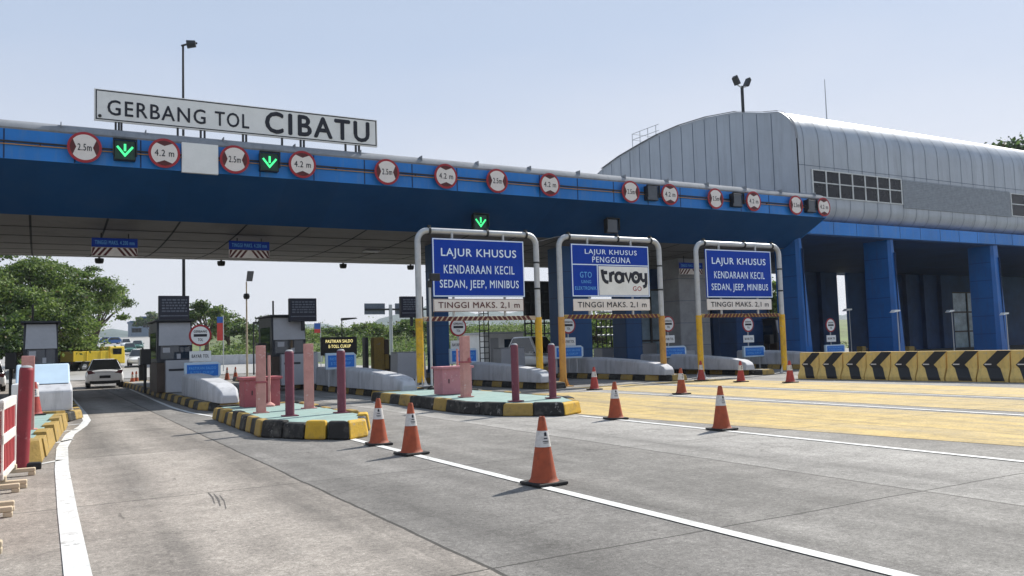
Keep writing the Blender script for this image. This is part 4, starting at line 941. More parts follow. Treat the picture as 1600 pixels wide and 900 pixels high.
# brown old crash posts behind the second nose
for k, (px, w_, py0, m, l_) in enumerate(((573, .16, 527, 'boothdark', 'thin dark timber post behind the second white nose'), (592, .5, 527, 'kerbo', 'broad tan weathered post behind the second white nose'), (1350, .34, 541, 'kerbo', 'tan weathered guard post under the blue building, left one'), (1425, .5, 541, 'kerbo', 'tan weathered guard post under the blue building, right one'))):
    Y = 35 if k < 2 else 33; q = onY(px, py0, Y); t = thing('guard_post', l_, 'post', (q.x, Y, .1), 0, 'weathered guard posts')
    b = MB(); b.box(-w_/2, w_/2, 0, .4, 0, q.z-.1); b.build('shaft', m, t, bevel=.03)
    b = MB(); b.box(-w_/2-.04, w_/2+.04, -.04, .44, 0, .12); b.build('footing', 'concgrey', t)
    if w_ > .3:
        b = MB(); b.box(w_/2+.02, w_/2+.25, .05, .35, .3, q.z-.2); b.build('side_board', 'brown', t, bevel=.02)
b = MB()
t = thing('striped_cushion', 'row of short ochre striped guard boards right of the tan post', 'barrier', tuple(onY(602, 585, 35)[:2])+(.1,))
for k in range(4): b.box(k*.32, k*.32+.2, 0, .15, .5, 1.15)
b.build('board', 'kerbo', t, bevel=.03); b = MB(); b.box(-.1, 1.3, .15, .3, .3, 1.1); b.build('backing', 'boothdark', t)

# ------------------------------------------------------------------ chevron barrier: one concrete block after another
yb = [at(px, 592+(px-1250)*6/350).y for px in (1247, 1278, 1315, 1352, 1391, 1433, 1478, 1527, 1578, 1632, 1690)]
def chev_block(i, y1, y0, x, label):
    t = thing('chevron_barrier', label, 'barrier', (x, y0, 0), R(-6.9)*-1, 'yellow and black concrete barrier blocks'); L = y1-y0-.025
    pr = [(0, 0), (0, .12), (.16, .40), (.19, .92), (.41, .92), (.44, .40), (.6, .12), (.6, 0)]
    b = MB(); b.prism([(u, v) for u, v in pr], 'y', 0, L); b.build('body', 'chevy', t, bevel=.02)
    def xs_(z): return .16+(.03)*(z-.40)/.52 if z > .4 else .16*(z-.12)/.28 if z > .12 else 0
    b = MB(); c = L*.60; w_ = .40*L/.9; mid = .50
    for za, zc, ya, yc in ((mid, .915, c+.22, c-.20), (.40, mid, c+.12, c+.22), (.12, .40, c-.02, c+.12), (.03, .12, c-.05, c-.02)):
        b.add([(xs_(za)-.005, ya, za), (xs_(za)-.005, ya-w_, za), (xs_(zc)-.005, yc-w_, zc), (xs_(zc)-.005, yc, zc)], [(0, 1, 2, 3)])
    b.build('chevron', 'chevb', t)
    b = MB(); b.box(.14, .165, c-.02, c+.16, .50, .53); b.build('reflector', 'offwhite', t)
on10 = ordn+['eighth', 'ninth', 'tenth']
for i in range(10):
    chev_block(i, yb[i], yb[i+1], 23.36+(20.64-yb[i])*.12+random.uniform(-.02, .02), f'yellow concrete barrier block with a black chevron, {on10[i]} from the left end')

# ------------------------------------------------------------------ traffic cones
def cone_proto(m='orange'):
    t = thing('traffic_cone', 'x', 'traffic cone', (0, 0, 0), 0, 'orange traffic cones'); 
    b = MB(); b.box(-.19, .19, -.19, .19, 0, .035); b.build('base', 'rubber', t, bevel=.012)
    def r(z): return .145-(z-.035)*(.145-.033)/.685
    b = MB(); b.lathe([(.165, .036), (.15, .05), (r(.08), .08), (r(.42), .42), (r(.7), .7), (.026, .72), (.018, .715), (.016, .6)], 28); b.build('body', m, t, smooth=True)
    c = MB(); c.lathe([(r(.40)+.004, .40), (r(.57)+.004, .57)], 28); o = c.build('collar', 'conewhite', t, smooth=True)
    e = MB()
    def patch(a, w_, z0, z1): e.lathe([(r(z0)+.006, z0), (r(z1)+.006, z1)], 4, 0, R(a-w_), R(a+w_))
    patch(-97, 12, .515, .55); patch(-97, 5, .548, .558); patch(-97, 16, .485, .497); patch(-97, 26, .455, .463); patch(-97, 22, .440, .446)
    e.build('emblem', 'blacktxt', o)
    return t
cp = cone_proto(); cpr = cone_proto('conered')
def in_dir(p): return random.uniform(-.3, .3)
CN = [((850, 757), 'orange traffic cone nearest the camera, alone on the white line', 0), ((643, 710), 'weathered orange cone on the white line, right one of the two by the nearest island', 0),
      ((592, 695), 'orange cone on the white line just right of the yellow kerb corner', 0), ((1128, 672), 'orange cone on the white line at the edge of the yellow lane', 0),
      ((962, 655), 'orange cone right of the mint island on the yellow lane edge', 0), ((1065, 616), 'orange cone on the second white line by the yellow lane', 0),
      ((929, 609), 'orange cone between the orange gantry posts on pale concrete', 1), ((1158, 597), 'small orange cone under the rightmost gantry, in the middle', 1),
      ((1235, 598), 'small orange cone at the left end of the chevron barrier', 1), ((1096, 595), 'small orange cone at the left foot of the rightmost gantry', 1)]
first = {}
for (px, py), l_, k in CN:
    p = at(px, py, 0); src = (cp, cpr)[k]; rz = random.uniform(-.25, .25)
    if k in first: dup(src, (p.x, p.y, .004), rz, l_)
    else: src.location = (p.x, p.y, .004); src.rotation_euler = (0, 0, rz); src['label'] = l_; first[k] = 1
p = at(54, 648, .3); dup(cpr, (p.x, p.y, .29), .2, 'faded red cone on the narrow mint island before the white box')
for px, py, l_ in ((207, 603, 'small orange cone by the leftmost full booth, left of two'), (213, 602, 'small orange cone by the leftmost full booth, right of two'),
                   (355, 594, 'dark cone on the pale concrete behind the pink box, left of two'), (368, 593, 'dark cone on the pale concrete behind the pink box, right of two')):
    p = at(px, py, 0); dup(cp, (p.x, p.y, .004), 0, l_)

# ------------------------------------------------------------------ left edge furniture
q = (.0, 23.5, .22)
t = thing('concrete_nose', 'pale blue and white stepped concrete nose at the left edge behind the pink post', 'crash barrier', (.02, 22.3, .22), 0, 'white concrete noses of the toll islands')
b = MB(); b.prism([(.9, 0), (5, 0), (5, .78), (3.2, .74), (1.2, .62), (.9, .5)], 'x', -.5, .72); b.build('body', 'conc', t, bevel=.05)
b = MB(); b.box(-.55, .0, .0, .7, 0, .72); b.build('end_block', 'white', t, bevel=.03)
b = MB(); b.prism([(1.5, .655), (2.1, 1.12), (2.5, 1.15), (3.0, .745)], 'x', -.5, .68); b.build('raised_panel', MT['palerim'], t, bevel=.03)
def barricade(x, y, label, L=1.5, tilt=0, ang=0):
    t = thing('plastic_barricade', label, 'barricade', (x, y, 0), ang, 'red and white plastic barricades')
    b = MB()
    for z0, z1 in ((.12, .20), (.52, .64), (.92, 1.04)): b.box(-.03, .03, -L, 0, z0, z1)
    b.box(-.03, .03, -.06, 0, .12, 1.02); b.box(-.03, .03, -L, -L+.06, .12, 1.02)
    b.build('frame', 'plastwhite', t, bevel=.01)
    b = MB()
    for k in range(int(L/.16)): b.box(-.018, .018, -.10-.16*k-.07, -.10-.16*k, .2, .92); 
    b.build('slat', 'plastred', t, bevel=.006)
    for y_ in (-.14, -L+.14): b = MB(); b.box(-.26, .26, y_-.045, y_+.045, .05, .10); b.box(-.26, -.18, y_-.045, y_+.045, 0, .05); b.box(.18, .26, y_-.045, y_+.045, 0, .05); b.box(-.05, .05, y_-.045, y_+.045, .10, .16); b.build('foot', 'wood', t, bevel=.012)
barricade(-.27, 12.75, 'red and white slatted plastic barricade at the left edge beside the red post', 1.45, ang=R(-4))
barricade(-.43, 11.28, 'plastic barricade at the left edge, only its beige feet in view behind the nearest one', 1.6, ang=R(-1))
barricade(-.46, 9.60, 'nearest plastic barricade at the left edge, only its beige feet in view', 2.0, ang=R(-1))

# boom arm at the leftmost booth
t = thing('boom_barrier', 'dark boom arm with a black drive box left of the leftmost full booth', 'boom barrier', (5.2, 52, .004), 0)
b = MB(); b.box(-.2, .2, -.2, .2, 0, 1.0); b.build('drive_box', 'black', t, bevel=.03)
b = MB(); b.tube([(0, 0, .9), (-2.3, 0, .88)], .045, 8); b.build('arm', 'black', t)

# ------------------------------------------------------------------ vehicles
def car(label, loc, rz, paint, L=4.0, W=1.7, H=1.5, hatch=True, group='cars on the road beyond the gate', cat='car', plate=True, grade=0):
    t = thing('parked_car' if False else 'car', label, cat, loc, rz, group); hw = W/2; t.rotation_euler[0] = grade
    b = MB(); sec = [(-.06, .36, .74, .86), (.0, .24, .92, 1.0), (.35, .18, .95, 1.04), (1.0, .17, .97, 1.05), (L*.5, .17, .95, 1.05), (L*.72, .18, .93, 1.03), (L*.9, .22, .78, .94), (L-.06, .30, .66, .86), (L, .40, .56, .74)]
    for y, z0, z1, k in sec:
        w_ = hw*k; b.v += [(-w_*.9, y, z0), (-w_, y, z0+.12), (-w_, y, (z0+z1)/2+.05), (-w_*.93, y, z1), (w_*.93, y, z1), (w_, y, (z0+z1)/2+.05), (w_, y, z0+.12), (w_*.9, y, z0)]
    n = len(sec); b.f = [(i*8+j, i*8+(j+1) % 8, i*8+8+(j+1) % 8, i*8+8+j) for i in range(n-1) for j in range(8)]+[tuple(range(8)), tuple(range(n*8-1, n*8-9, -1))]; b.m = [0]*len(b.f)
    o = b.build('body', paint, t, smooth=True); sb = o.modifiers.new('round', 'SUBSURF'); sb.levels = 2; sb.render_levels = 2; o.data.polygons.foreach_set('use_smooth', [True]*len(o.data.polygons))
    yr0, yr1, yf1, yf0 = (.08, .62, L*.56, L*.78) if hatch else (.75, 1.3, L*.58, L*.76)
    rw, bw = hw*.68, hw*.93; zb = .88; zr = H
    P = [(-bw, yr0, zb), (bw, yr0, zb), (bw, yf0, zb), (-bw, yf0, zb), (-rw, yr1, zr-.04), (rw, yr1, zr-.04), (rw, yf1, zr-.02), (-rw, yf1, zr-.02)]
    P2 = P+[(-rw*.9, (yr1+yf1)/2, zr), (rw*.9, (yr1+yf1)/2, zr)]
    b = MB(); b.add(P, [(0, 1, 5, 4), (1, 2, 6, 5), (2, 3, 7, 6), (3, 0, 4, 7), (4, 5, 6, 7)]); b.build('cabin', paint, t, bevel=.13, seg=4, smooth=True)
    def win(q, name, i=.12, out=.012):
        q = [Vector(P[k]) for k in q]; nrm = (q[1]-q[0]).cross(q[3]-q[0]).normalized(); c = sum(q, Vector())/4
        if nrm.dot(c-Vector((0, L/2, 1.0))) < 0: nrm = -nrm
        a = [(v+(c-v)*i)+nrm*out for v in q]; d = [v-nrm*.02 for v in a]
        b = MB(); b.add(a+d, [(0, 1, 2, 3), (0, 4, 5, 1), (1, 5, 6, 2), (2, 6, 7, 3), (3, 7, 4, 0)]); b.build(name, 'carglass', t)
    win((0, 1, 5, 4), 'rear_window', .06, .02); win((2, 3, 7, 6), 'windscreen', .1); win((1, 2, 6, 5), 'side_window', .13); win((3, 0, 4, 7), 'side_window', .13)
    for sx in (-1, 1):
        b = MB(); b.prism([(sx*hw*.50, .72), (sx*hw*.90, .68), (sx*hw*.97, .86), (sx*hw*.74, .85)], 'y', -.055, .14); b.build('tail_light', 'taillight', t, bevel=.015)
        for y in (.72, L-.78):
            b = MB(); b.tube([(sx*(hw-.20), y, .31), (sx*(hw+.005), y, .31)], .31, 20); o = b.build('wheel', 'tyre', t, bevel=.03)
            b = MB(); b.tube([(sx*(hw+.0), y, .31), (sx*(hw+.015), y, .31)], .19, 16); b.build('rim', 'rim', o)
        b = MB(); b.box(sx*(hw-.02) if sx > 0 else -hw-.16, sx*(hw+.16) if sx > 0 else -hw+.02, L*.66, L*.69+.06, .92, 1.06); b.build('wing_mirror', paint, t, bevel=.03)
        b = MB(); b.box(sx*hw*.62-.17, sx*hw*.62+.17, L-.10, L-.03, .52, .64); b.build('headlight', 'white', t, bevel=.03)
    b = MB(); b.box(-.24, .24, -.075, .0, .48, .61); b.build('number_plate', 'black', t)
    b = MB(); b.box(-hw*.82, hw*.82, -.06, .25, .22, .36); b.build('lower_bumper', 'black', t, bevel=.03)
    return t
def zr_(x, y): return zter(x, y)+.03
p = at(162, 606); car('white hatchback seen from behind leaving the first lane', (p.x+.02, p.y-.6, .004), R(-2), 'carwhite', 3.9, 1.62, 1.42)
car('white van with dark windows at the left edge behind the booth', (-2.2, 46.5, .004), R(4), 'carwhite', 4.4, 1.75, 1.75, cat='car')
car('silver white car cut by the left edge of the picture', (-2.55, 41.5, .004), R(2), 'cargrey', 4.0, 1.65, 1.45)
def far(px, py, Y, label, paint, rz, **kw):
    q = onY(px, py, Y); car(label, (q.x, Y, zr_(q.x, Y)), rz, paint, **kw)
far(219, 560, 92, 'white car far beyond the white hatchback, partly behind the dark reader', 'carwhite', R(170), L=4.2, W=1.75, H=1.6)
far(203, 548, 130, 'green car far up the road', 'carteal', R(175)); far(196, 538, 165, 'white car far up the road above the green car', 'carwhite', R(178), H=1.6)
far(216, 540, 150, 'teal green car up the road near the booth edge', 'carteal', R(172))
far(190, 534, 200, 'blue car turning far up the road', 'carblue', R(95)); far(178, 533, 204, 'second blue car in front of the turning blue one far up the road', 'carblue', R(95))
# yellow dump truck
def truck(label, loc, rz, paint, cargo, group='trucks beyond the gate', L=5.6, Hc=2.3, hb=1.0, box=False):
    t = thing('truck', label, 'truck', loc, rz, group); hw = .95
    b = MB(); b.prism([(-hw, .55), (hw, .55), (hw*.96, 1.35), (hw*.86, Hc), (-hw*.86, Hc), (-hw*.96, 1.35)], 'y', L-1.5, L); b.build('cab', paint, t, bevel=.08)
    b = MB(); b.box(-hw*.8, hw*.8, L-.005, L+.012, 1.4, Hc-.15); b.build('windscreen', 'carglass', t)
    for s in (-1, 1): b = MB(); b.box(s*hw*.93-.03, s*hw*.93+.03, L-1.2, L-.35, 1.4, Hc-.2); b.build('side_window', 'carglass', t)
    b = MB(); b.box(-hw-.05, hw+.05, 0, L-1.65, .85, .85+hb+(1 if box else 0)); [b.box(-hw-.09, hw+.09, y, y+.08, .85, .85+hb) for y in (0, 1.2, 2.5, L-1.75)]; b.build('cargo_bed', cargo, t, bevel=.03)
    b = MB(); b.box(-.45, .45, .1, L-.2, .5, .82); b.build('chassis', 'black', t)
    for s in (-1, 1):
        for y in (1.1, L-.9): b = MB(); b.tube([(s*(hw-.3), y, .42), (s*hw, y, .42)], .42, 18); o = b.build('wheel', 'tyre', t, bevel=.03); b = MB(); b.tube([(s*hw, y, .42), (s*(hw+.015), y, .42)], .2, 12); b.build('rim', 'rim', o)
    for s in (-1, 1): b = MB(); b.box(s*.75-.1, s*.75+.1, -.03, .0, .68, .8); b.build('tail_light', 'taillight', t)
    return t
q = onY(122, 588, 80); truck('yellow dump truck crossing behind the white hatchback', (q.x-.75, 84, zr_(q.x, 84)), R(-62), 'caryellow', 'caryellow', L=5.0, Hc=2.15, hb=.9)
q = onY(140, 545, 150); truck('white box truck coming down the road below the trees', (q.x, 156, zr_(q.x, 150)), R(186), 'carwhite', 'carwhite', Hc=2.5, box=True)
q = onY(805, 575, 46); car('white minibus parked beyond the lanes behind the left gantry', (q.x, 46, .004), R(185), 'carwhite', 4.6, 1.8, 2.0, cat='minibus')
q = onY(1212, 575, 52); car('white vehicle seen through the gap right of the rightmost gantry sign', (q.x, 52, .004), R(170), 'carwhite', 4.5, 1.8, 2.1, cat='van')

# ------------------------------------------------------------------ lamps, ladders and frames in the middle ground
def lamp(px, pyb, pyt, Y, label, head='flag', m='steel', r=.06, name='street_lamp', zb=0):
    q = onY(px, pyt, Y); t = thing(name, label, 'street lamp', (q.x, Y, zb)); h = q.z-zb
    b = MB(); b.tube([(0, 0, 0), (0, 0, h)], [r, r*.6], 10); b.build('pole', m, t, smooth=True)
    if head == 'flag': b = MB(); b.prism([(0, h), (.0, h-.16), (.95, h-.05), (.85, h+.02)], 'y', -.2, .2); b.build('lamp_head', 'darksteel', t)
    if head == 'tilt': b = MB(); b.add([(-.05, -.25, h), (.30, -.25, h-.0), (.5, .2, h+.62), (.12, .2, h+.62), (-.05, -.18, h+.06), (.30, -.18, h+.06), (.5, .27, h+.68), (.12, .27, h+.68)], [(0, 1, 2, 3), (7, 6, 5, 4), (0, 4, 5, 1), (1, 5, 6, 2), (2, 6, 7, 3), (3, 7, 4, 0)]); b.build('lamp_head', 'black', t); b = MB(); b.lathe([(0, h-1.1), (.16, h-1.05), (.2, h-.9), (.16, h-.75), (0, h-.7)], 14); b.build('loudspeaker', 'black', t, smooth=True)
    if head == 'ball': b = MB(); b.tube([(-.1, 0, h), (.3, -.1, h+.15), (.75, -.2, h+.22)], .06, 8); b.tube([(.2, -.1, h+.1), (.65, -.25, h+.15)], [.25, .2], 10); b.build('lamp_head', 'darksteel', t, smooth=True)
    if head == 'small': b = MB(); b.prism([(-.5, h-.05), (.1, h+.02), (.1, h+.1), (-.3, h+.1)], 'y', -.12, .12); b.build('lamp_head', 'white', t)
    return t
lamp(385, 590, 440, 52, 'tall thin floodlight pole with a tilted black head beyond the pink box', 'tilt', 'wood', .07)
lamp(396, 590, 503, 58, 'short black lamp with flag shaped head beside the second booth', 'flag', 'darksteel', .06)
lamp(534, 580, 497, 50, 'short black lamp with flag shaped head behind the lit message board', 'flag', 'darksteel', .05)
lamp(286, 400, 72, 50, 'tall dark street lamp behind the name sign on the roof', 'ball', 'darksteel', .10)
lamp(1402, 600, 487, 28.6, 'thin white headed lamp before the middle blue column', 'small', 'steel', .04)
lamp(1487, 600, 487, 31, 'thin white headed lamp left of the bright undercroft window', 'small', 'steel', .04)
lamp(1572, 600, 491, 28.6, 'thin white headed lamp before the rightmost blue column', 'small', 'steel', .04)
lamp(1327, 600, 485, 33, 'thin grey lamp pole beside the round sign under the building', 'small', 'steel', .035)
lamp(650, 600, 480, 60, 'thin grey pole behind the first yellow gantry post', '', 'steel', .05, 'thin_pole')
# overhead direction sign far beyond
q = onY(610, 476, 75); t = thing('direction_gantry', 'grey T shaped road sign gantry seen from behind beyond the gate', 'sign gantry', (q.x, 75, 0))
b = MB(); b.tube([(0, 0, 0), (0, 0, q.z)], .17, 10); b.build('pole', 'steel', t, smooth=True)
za, zc = onY(570, 474, 75), onY(603, 487, 75)
b = MB(); b.tube([(za.x-q.x, 0, q.z-.45), (onY(680, 480, 75).x-q.x, 0, q.z-.45)], .09, 8); b.build('crossarm', 'darksteel', t)
for a_, c_ in ((570, 602), (618, 660)):
    b = MB(); x0_, x1_ = onY(a_, 480, 75).x-q.x, onY(c_, 480, 75).x-q.x; b.box(x0_, x1_, .1, .16, za.z-.0-1.05, za.z); b.box(x0_, x1_, .05, .1, za.z-.55, za.z-.48); b.build('sign_back', 'leddim', t)
# ladder and dark steel frame behind the first gantry
q = onY(757, 540, 40); t = thing('ladder', 'dark upright steel ladder seen inside the left gantry', 'ladder', (q.x, 40, 0))
b = MB(); z1 = onY(757, 470, 40).z
for s in (-.28, 0, .28): b.tube([(s, 0, .2), (s, 0, z1)], .03, 6)
b.build('rail', 'darksteel', t); b = MB(); [b.tube([(-.28, 0, z), (.28, 0, z)], .02, 6) for z in linspace(.5, z1-.1, 11)]; b.build('rung', 'darksteel', t)
q0, q1 = onY(818, 440, 48), onY(872, 560, 48); t = thing('steel_frame', 'tall dark steel grid frame between the left and middle gantries', 'frame', (q0.x, 48, 0)); W = q1.x-q0.x; h = q0.z
b = MB(); [b.tube([(x, 0, 0), (x, 0, h)], .06, 6) for x in linspace(0, W, 5)]; b.build('upright', 'darksteel', t)
b = MB(); [b.tube([(0, 0, z), (W, 0, z)], .05, 6) for z in linspace(.8, h, 7)]; b.box(0, W, .1, .15, h*.55, h); b.build('crossbar', 'darksteel', t)
q0, q1 = onY(932, 500, 50), onY(978, 560, 50); t = thing('steel_frame', 'grey steel grid frame with rails seen inside the middle gantry', 'frame', (q0.x, 50, 0)); W = q1.x-q0.x; h = q0.z+.3
b = MB(); [b.tube([(x, 0, 0), (x, 0, h)], .05, 6) for x in linspace(0, W, 6)]; b.build('upright', 'darksteel', t)
b = MB(); [b.tube([(0, 0, z), (W, 0, z)], .06, 6) for z in (2.0, 2.6, 3.2, 3.7)]; b.build('crossbar', 'steel', t)
q0, q1 = onY(756, 522, 50), onY(820, 580, 50); t = thing('site_cabin', 'low white flat roofed cabin behind the ladder', 'cabin', (q0.x, 50, 0)); W = q1.x-q0.x
b = MB(); b.box(0, W, 0, 3, 0, q0.z); b.build('wall', 'white', t, bevel=.03); b = MB(); b.box(-.15, W+.15, -.2, 3.2, q0.z, q0.z+.12); b.build('roof', 'boothgrey', t); b = MB(); b.box(W*.5, W*.75, -.02, 0, .9, 1.9); b.build('window', 'boothglass', t); b = MB(); b.box(W*.15, W*.35, -.02, 0, .05, 2.0); b.build('door', 'boothgrey', t)
# banners by the far road
for px, py0, py1, m, l_ in ((344, 495, 532, 'redcloth', 'red and blue vertical banner beyond the round toll sign'), (496, 505, 520, 'redcloth', 'small red banner right of the second booth')):
    a = onY(px-5, py0, 70); c = onY(px+5, py1, 70); t = thing('banner', l_, 'banner', (a.x, 70, 0)); W = c.x-a.x
    b = MB(); b.box(0, W, 0, .03, c.z, a.z-.5); b.build('cloth', m, t); b = MB(); b.box(0, W, -.002, .032, a.z-.5, a.z); b.build('header', 'blueban', t); b = MB(); b.tube([(W, .02, 0), (W, .02, a.z+.1)], .04, 6); b.build('pole', 'steel', t)
# far buildings
for px0, px1, py0, Y, m, l_ in ((205, 222, 504, 320, 'distant', 'distant blue grey flat building left of the leftmost full booth'), (222, 240, 497, 340, 'distant', 'distant pale blue building just behind the leftmost full booth')):
    a, c = onY(px0, py0, Y), onY(px1, py0, Y); t = thing('far_building', l_, 'building', (a.x, Y, 6)); W = c.x-a.x
    b = MB(); b.box(0, W, 0, 12, 0, a.z-6); b.build('wall', m, t); b = MB(); b.box(-.3, W+.3, -.3, 12.3, a.z-6, a.z-5.4); b.build('roof', 'blue_deep', t)
    b = MB(); [b.box(W*k-.5, W*k+.5, -.1, 0, a.z-9.5, a.z-8) for k in (.2, .5, .8)]; b.build('window', 'winglass', t)

# ------------------------------------------------------------------ trees and shrubs
def leaf_cloud(b, c, rad, n, size, rng, flat=.6, mats=(0, 1, 2), wts=(5, 3, 3)):
    g = rng.choice(((1, .5, 1.7), (1, 1.7, .5), (1.4, 1, .7), (1, 1, 1))); wts = [v*k for v, k in zip(wts, g+(1,))]
    for _ in range(n):
        d = Vector((rng.gauss(0, 1), rng.gauss(0, 1), rng.gauss(0, 1)*flat))*rad*.55
        p = Vector(c)+d; s = size*rng.uniform(.6, 1.3)
        nrm = Vector((rng.gauss(0, .6), rng.gauss(0, .6), rng.uniform(.2, 1))).normalized()
        a = nrm.orthogonal().normalized(); a.rotate(Matrix.Rotation(rng.uniform(0, 6.28), 3, nrm)); q = nrm.cross(a)
        o = len(b.v); b.v += [tuple(p-a*s), tuple(p-q*s*.55+nrm*s*.1), tuple(p+a*s), tuple(p+q*s*.55+nrm*s*.1)]
        b.f.append((o, o+1, o+2, o+3)); b.m.append(rng.choices(mats, wts)[0])
def tree(label, x, y, z, h, r, seed, n=7000, leaf=.22, flat=.5, trunk=.25, wts=(5, 3, 3), low=.45, group='trees beyond the toll gate', clumps=46, cr=1.0):
    rng = random.Random(seed); t = thing('tree', label, 'tree', (x, y, z), 0, group)
    tb = MB(); cr_ = MB(); tips = []
    top = h*.55; tb.tube([(0, 0, -.3), (rng.uniform(-.2, .2), 0, h*.2), (rng.uniform(-.4, .4), rng.uniform(-.3, .3), h*.42), (rng.uniform(-.5, .5), 0, top)], [trunk*1.3, trunk, trunk*.75, trunk*.45], 8)
    for k in range(clumps):
        a = rng.uniform(0, 6.283); rr = r*math.sqrt(rng.uniform(.02, 1)); dome = math.sqrt(max(0, 1-(rr/r)**2))
        zz = h*(low+(1-low)*(.25+.75*dome)*rng.uniform(.45, 1.0))
        tip = Vector((rr*math.cos(a), rr*math.sin(a), zz)); tips.append(tip)
        if k % 2 == 0:
            st_ = Vector((0, 0, h*rng.uniform(.22, .5))); md = st_.lerp(tip, .55)+Vector((rng.uniform(-.3, .3), rng.uniform(-.3, .3), h*.04))
            tb.tube([st_, md, tip], [trunk*.4, trunk*.22, trunk*.06], 5, cap=False)
    tb.build('trunk', 'bark', t, smooth=True)
    for tip in tips: leaf_cloud(cr_, tip, r*rng.uniform(.18, .34)*cr, n//clumps, leaf, rng, flat, (0, 1, 2, 3), tuple(wts)+(.25,))
    cr_.build('crown', ['leaf_a', 'leaf_b', 'leaf_c', 'leaf_d'], t)
    return t
def zg(x, y): return zter(x, y)-.05
def tr(px, Y, pytop, label, r, seed, **kw):
    q = onY(px, pytop, Y); z = zg(q.x, Y); tree(label, q.x, Y, z, q.z-z, r, seed, **kw)
tr(30, 84, 396, 'big feathery green tree at the left edge behind the booth', 5.2, 11, n=26000, leaf=.135, low=.25, clumps=95, cr=.72, wts=(5, 5, 2), flat=.38)
tr(110, 88, 398, 'tall leaning green tree left of the open road', 4.6, 12, n=26000, leaf=.13, low=.3, clumps=90, cr=.7, wts=(5, 5, 2), flat=.38)
tr(150, 100, 432, 'green tree overhanging the road, rightmost of the left group', 3.4, 13, n=12000, leaf=.13, low=.5, clumps=50, cr=.7, wts=(5, 5, 2), flat=.38)
tr(75, 78, 440, 'mid green bushy tree in front of the left tree group', 3.6, 14, n=14000, leaf=.15, low=.1, wts=(4, 5, 2), clumps=54)
tr(-25, 80, 420, 'bright green tree cut by the left edge of the picture', 4.2, 15, n=13000, leaf=.16, low=.1, wts=(3, 7, 1), clumps=50)
tr(92, 88, 508, 'low dark shrub at the foot of the left trees', 2.4, 16, n=4000, leaf=.18, low=.0, trunk=.08, wts=(3, 1, 6), clumps=24)
tr(20, 74, 495, 'dense dark green bush behind the leftmost booth', 2.8, 17, n=5000, leaf=.18, low=.0, trunk=.08, wts=(4, 2, 5), clumps=30)
tr(132, 88, 520, 'bright broad leaved plant beside the white box truck', 1.8, 18, n=900, leaf=.5, low=.0, trunk=.08, wts=(2, 7, 1), clumps=20)
tr(322, 110, 466, 'spreading tree behind the leftmost round toll sign', 2.3, 19, n=3500, leaf=.2, low=.5, wts=(5, 2, 5), clumps=30)
tr(355, 118, 482, 'pale loose tree right of the spreading tree on the bank', 3.6, 20, n=3500, leaf=.22, low=.2, wts=(3, 6, 1), clumps=30)
tr(234, 300, 488, 'distant round dark tree above the far pale building', 4.5, 21, n=1500, leaf=.6, low=.3, wts=(3, 1, 6), clumps=20)
q = onY(1592, 204, 58); tree('dark tree showing above the right end of the silver roof', q.x+1.5, 58, 0, q.z+1.2, 6, 22, n=6000, leaf=.35, low=.5, wts=(3, 0, 7), clumps=40)
q = onY(1212, 440, 62); tree('green tree seen through the gap right of the rightmost gantry sign', q.x, 62, 0, q.z+.5, 3.5, 23, n=4000, leaf=.25, low=.1, wts=(4, 4, 2), clumps=40)
q = onY(930, 505, 62); tree('yellow green tree seen inside the middle gantry', q.x, 62, 0, q.z+.8, 4.5, 24, n=5000, leaf=.25, low=.05, wts=(3, 6, 1), clumps=44)
q = onY(1135, 500, 64); tree('green shrub seen through the gap behind the rightmost gantry', q.x, 64, 0, q.z+.8, 3, 25, n=2500, leaf=.25, low=.05, wts=(4, 4, 2), clumps=30)
tr(575, 108, 506, 'loose light green bush on the bank behind the lit message board', 2.6, 31, n=3500, leaf=.2, low=.1, trunk=.1, wts=(4, 6, 1), clumps=30)
tr(648, 104, 497, 'taller green bush on the bank behind the first yellow gantry post', 3.0, 32, n=4000, leaf=.2, low=.1, trunk=.1, wts=(5, 4, 2), clumps=34)
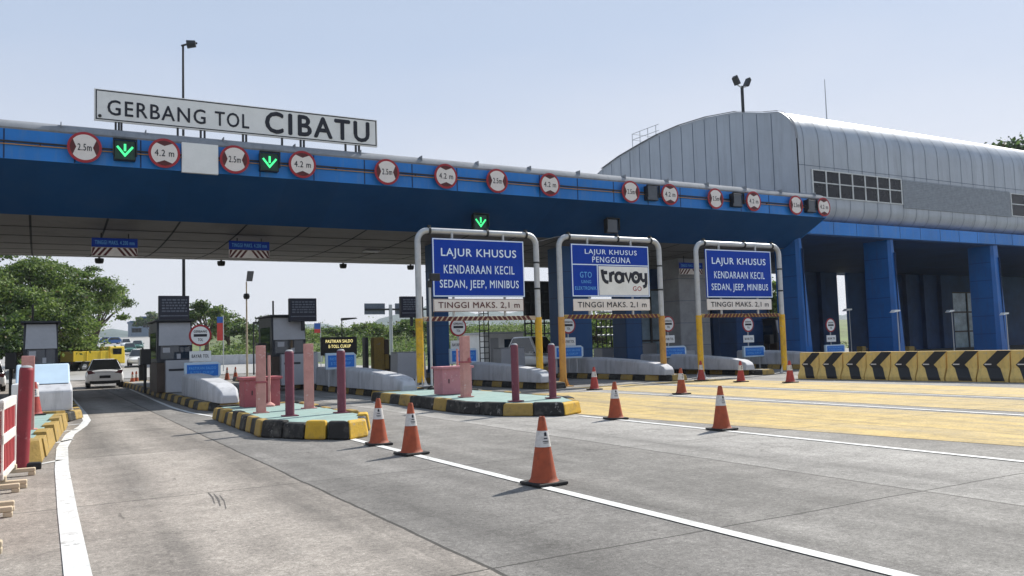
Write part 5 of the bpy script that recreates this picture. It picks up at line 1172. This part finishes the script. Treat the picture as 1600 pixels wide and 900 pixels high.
tr(520, 112, 512, 'low dry tinged bush on the bank right of the second booth', 2.2, 33, n=2600, leaf=.2, low=.05, trunk=.1, wts=(4, 3, 3), clumps=26)
tr(400, 112, 494, 'broad dark green bush on the bank left of the second booth', 3.0, 34, n=3500, leaf=.2, low=.1, trunk=.1, wts=(4, 2, 5), clumps=30)
# the shrub covered bank, one mass nobody could count
rng = random.Random(5); b = MB()
for k in range(1000):
    y = rng.uniform(90, 122); x = rng.uniform(.15*y+2.5, 80); z = zter(x, y); s = rng.choice((.3, .4, .55, .7, 1.0))*rng.uniform(.8, 1.2)
    leaf_cloud(b, (x, y, z+s*.6), s*1.35, int(60*s+35), .14, rng, .6, (0, 1, 2, 3), (4, 7, 2, .6))
struct(b.build('bank_shrubbery', ['leaf_a', 'leaf_b', 'leaf_c', 'leaf_d']), 'stuff')
b = MB()
for k in range(260):
    y = rng.uniform(60, 74)+rng.uniform(0, 30)*0; x = rng.choice((rng.uniform(-40, -9), rng.uniform(27, 100))); z = zter(x, y); s = rng.uniform(.3, .8)
    leaf_cloud(b, (x, y, z+s*.4), s*1.2, 40, .14, rng, .6, (0, 1, 2, 3), (4, 5, 3, 2))
for k in range(500):
    y = rng.uniform(74, 110); x = rng.uniform(-40, -6+.03*(y-62)-1.5); z = zter(x, y); s = rng.uniform(.3, .9)
    leaf_cloud(b, (x, y, z+s*.4), s*1.2, 45, .15, rng, .6, (0, 1, 2, 3), (4, 4, 4, 1))
struct(b.build('verge_undergrowth', ['leaf_a', 'leaf_b', 'leaf_c', 'leaf_d']), 'stuff')

# ------------------------------------------------------------------ thin haze over the whole place
hm = bpy.data.materials.new('haze air'); hm.use_nodes = True; hn = hm.node_tree.nodes; hn.remove(hn['Principled BSDF'])
pv = hn.new('ShaderNodeVolumePrincipled'); pv.inputs['Color'].default_value = (.80, .87, .96, 1); pv.inputs['Density'].default_value = .00022; pv.inputs['Anisotropy'].default_value = .2
hm.node_tree.links.new(pv.outputs[0], hn['Material Output'].inputs['Volume'])
b = MB(); b.box(-720, 1620, -220, 1320, -1.1, 75); struct(b.build('haze', hm), 'stuff')
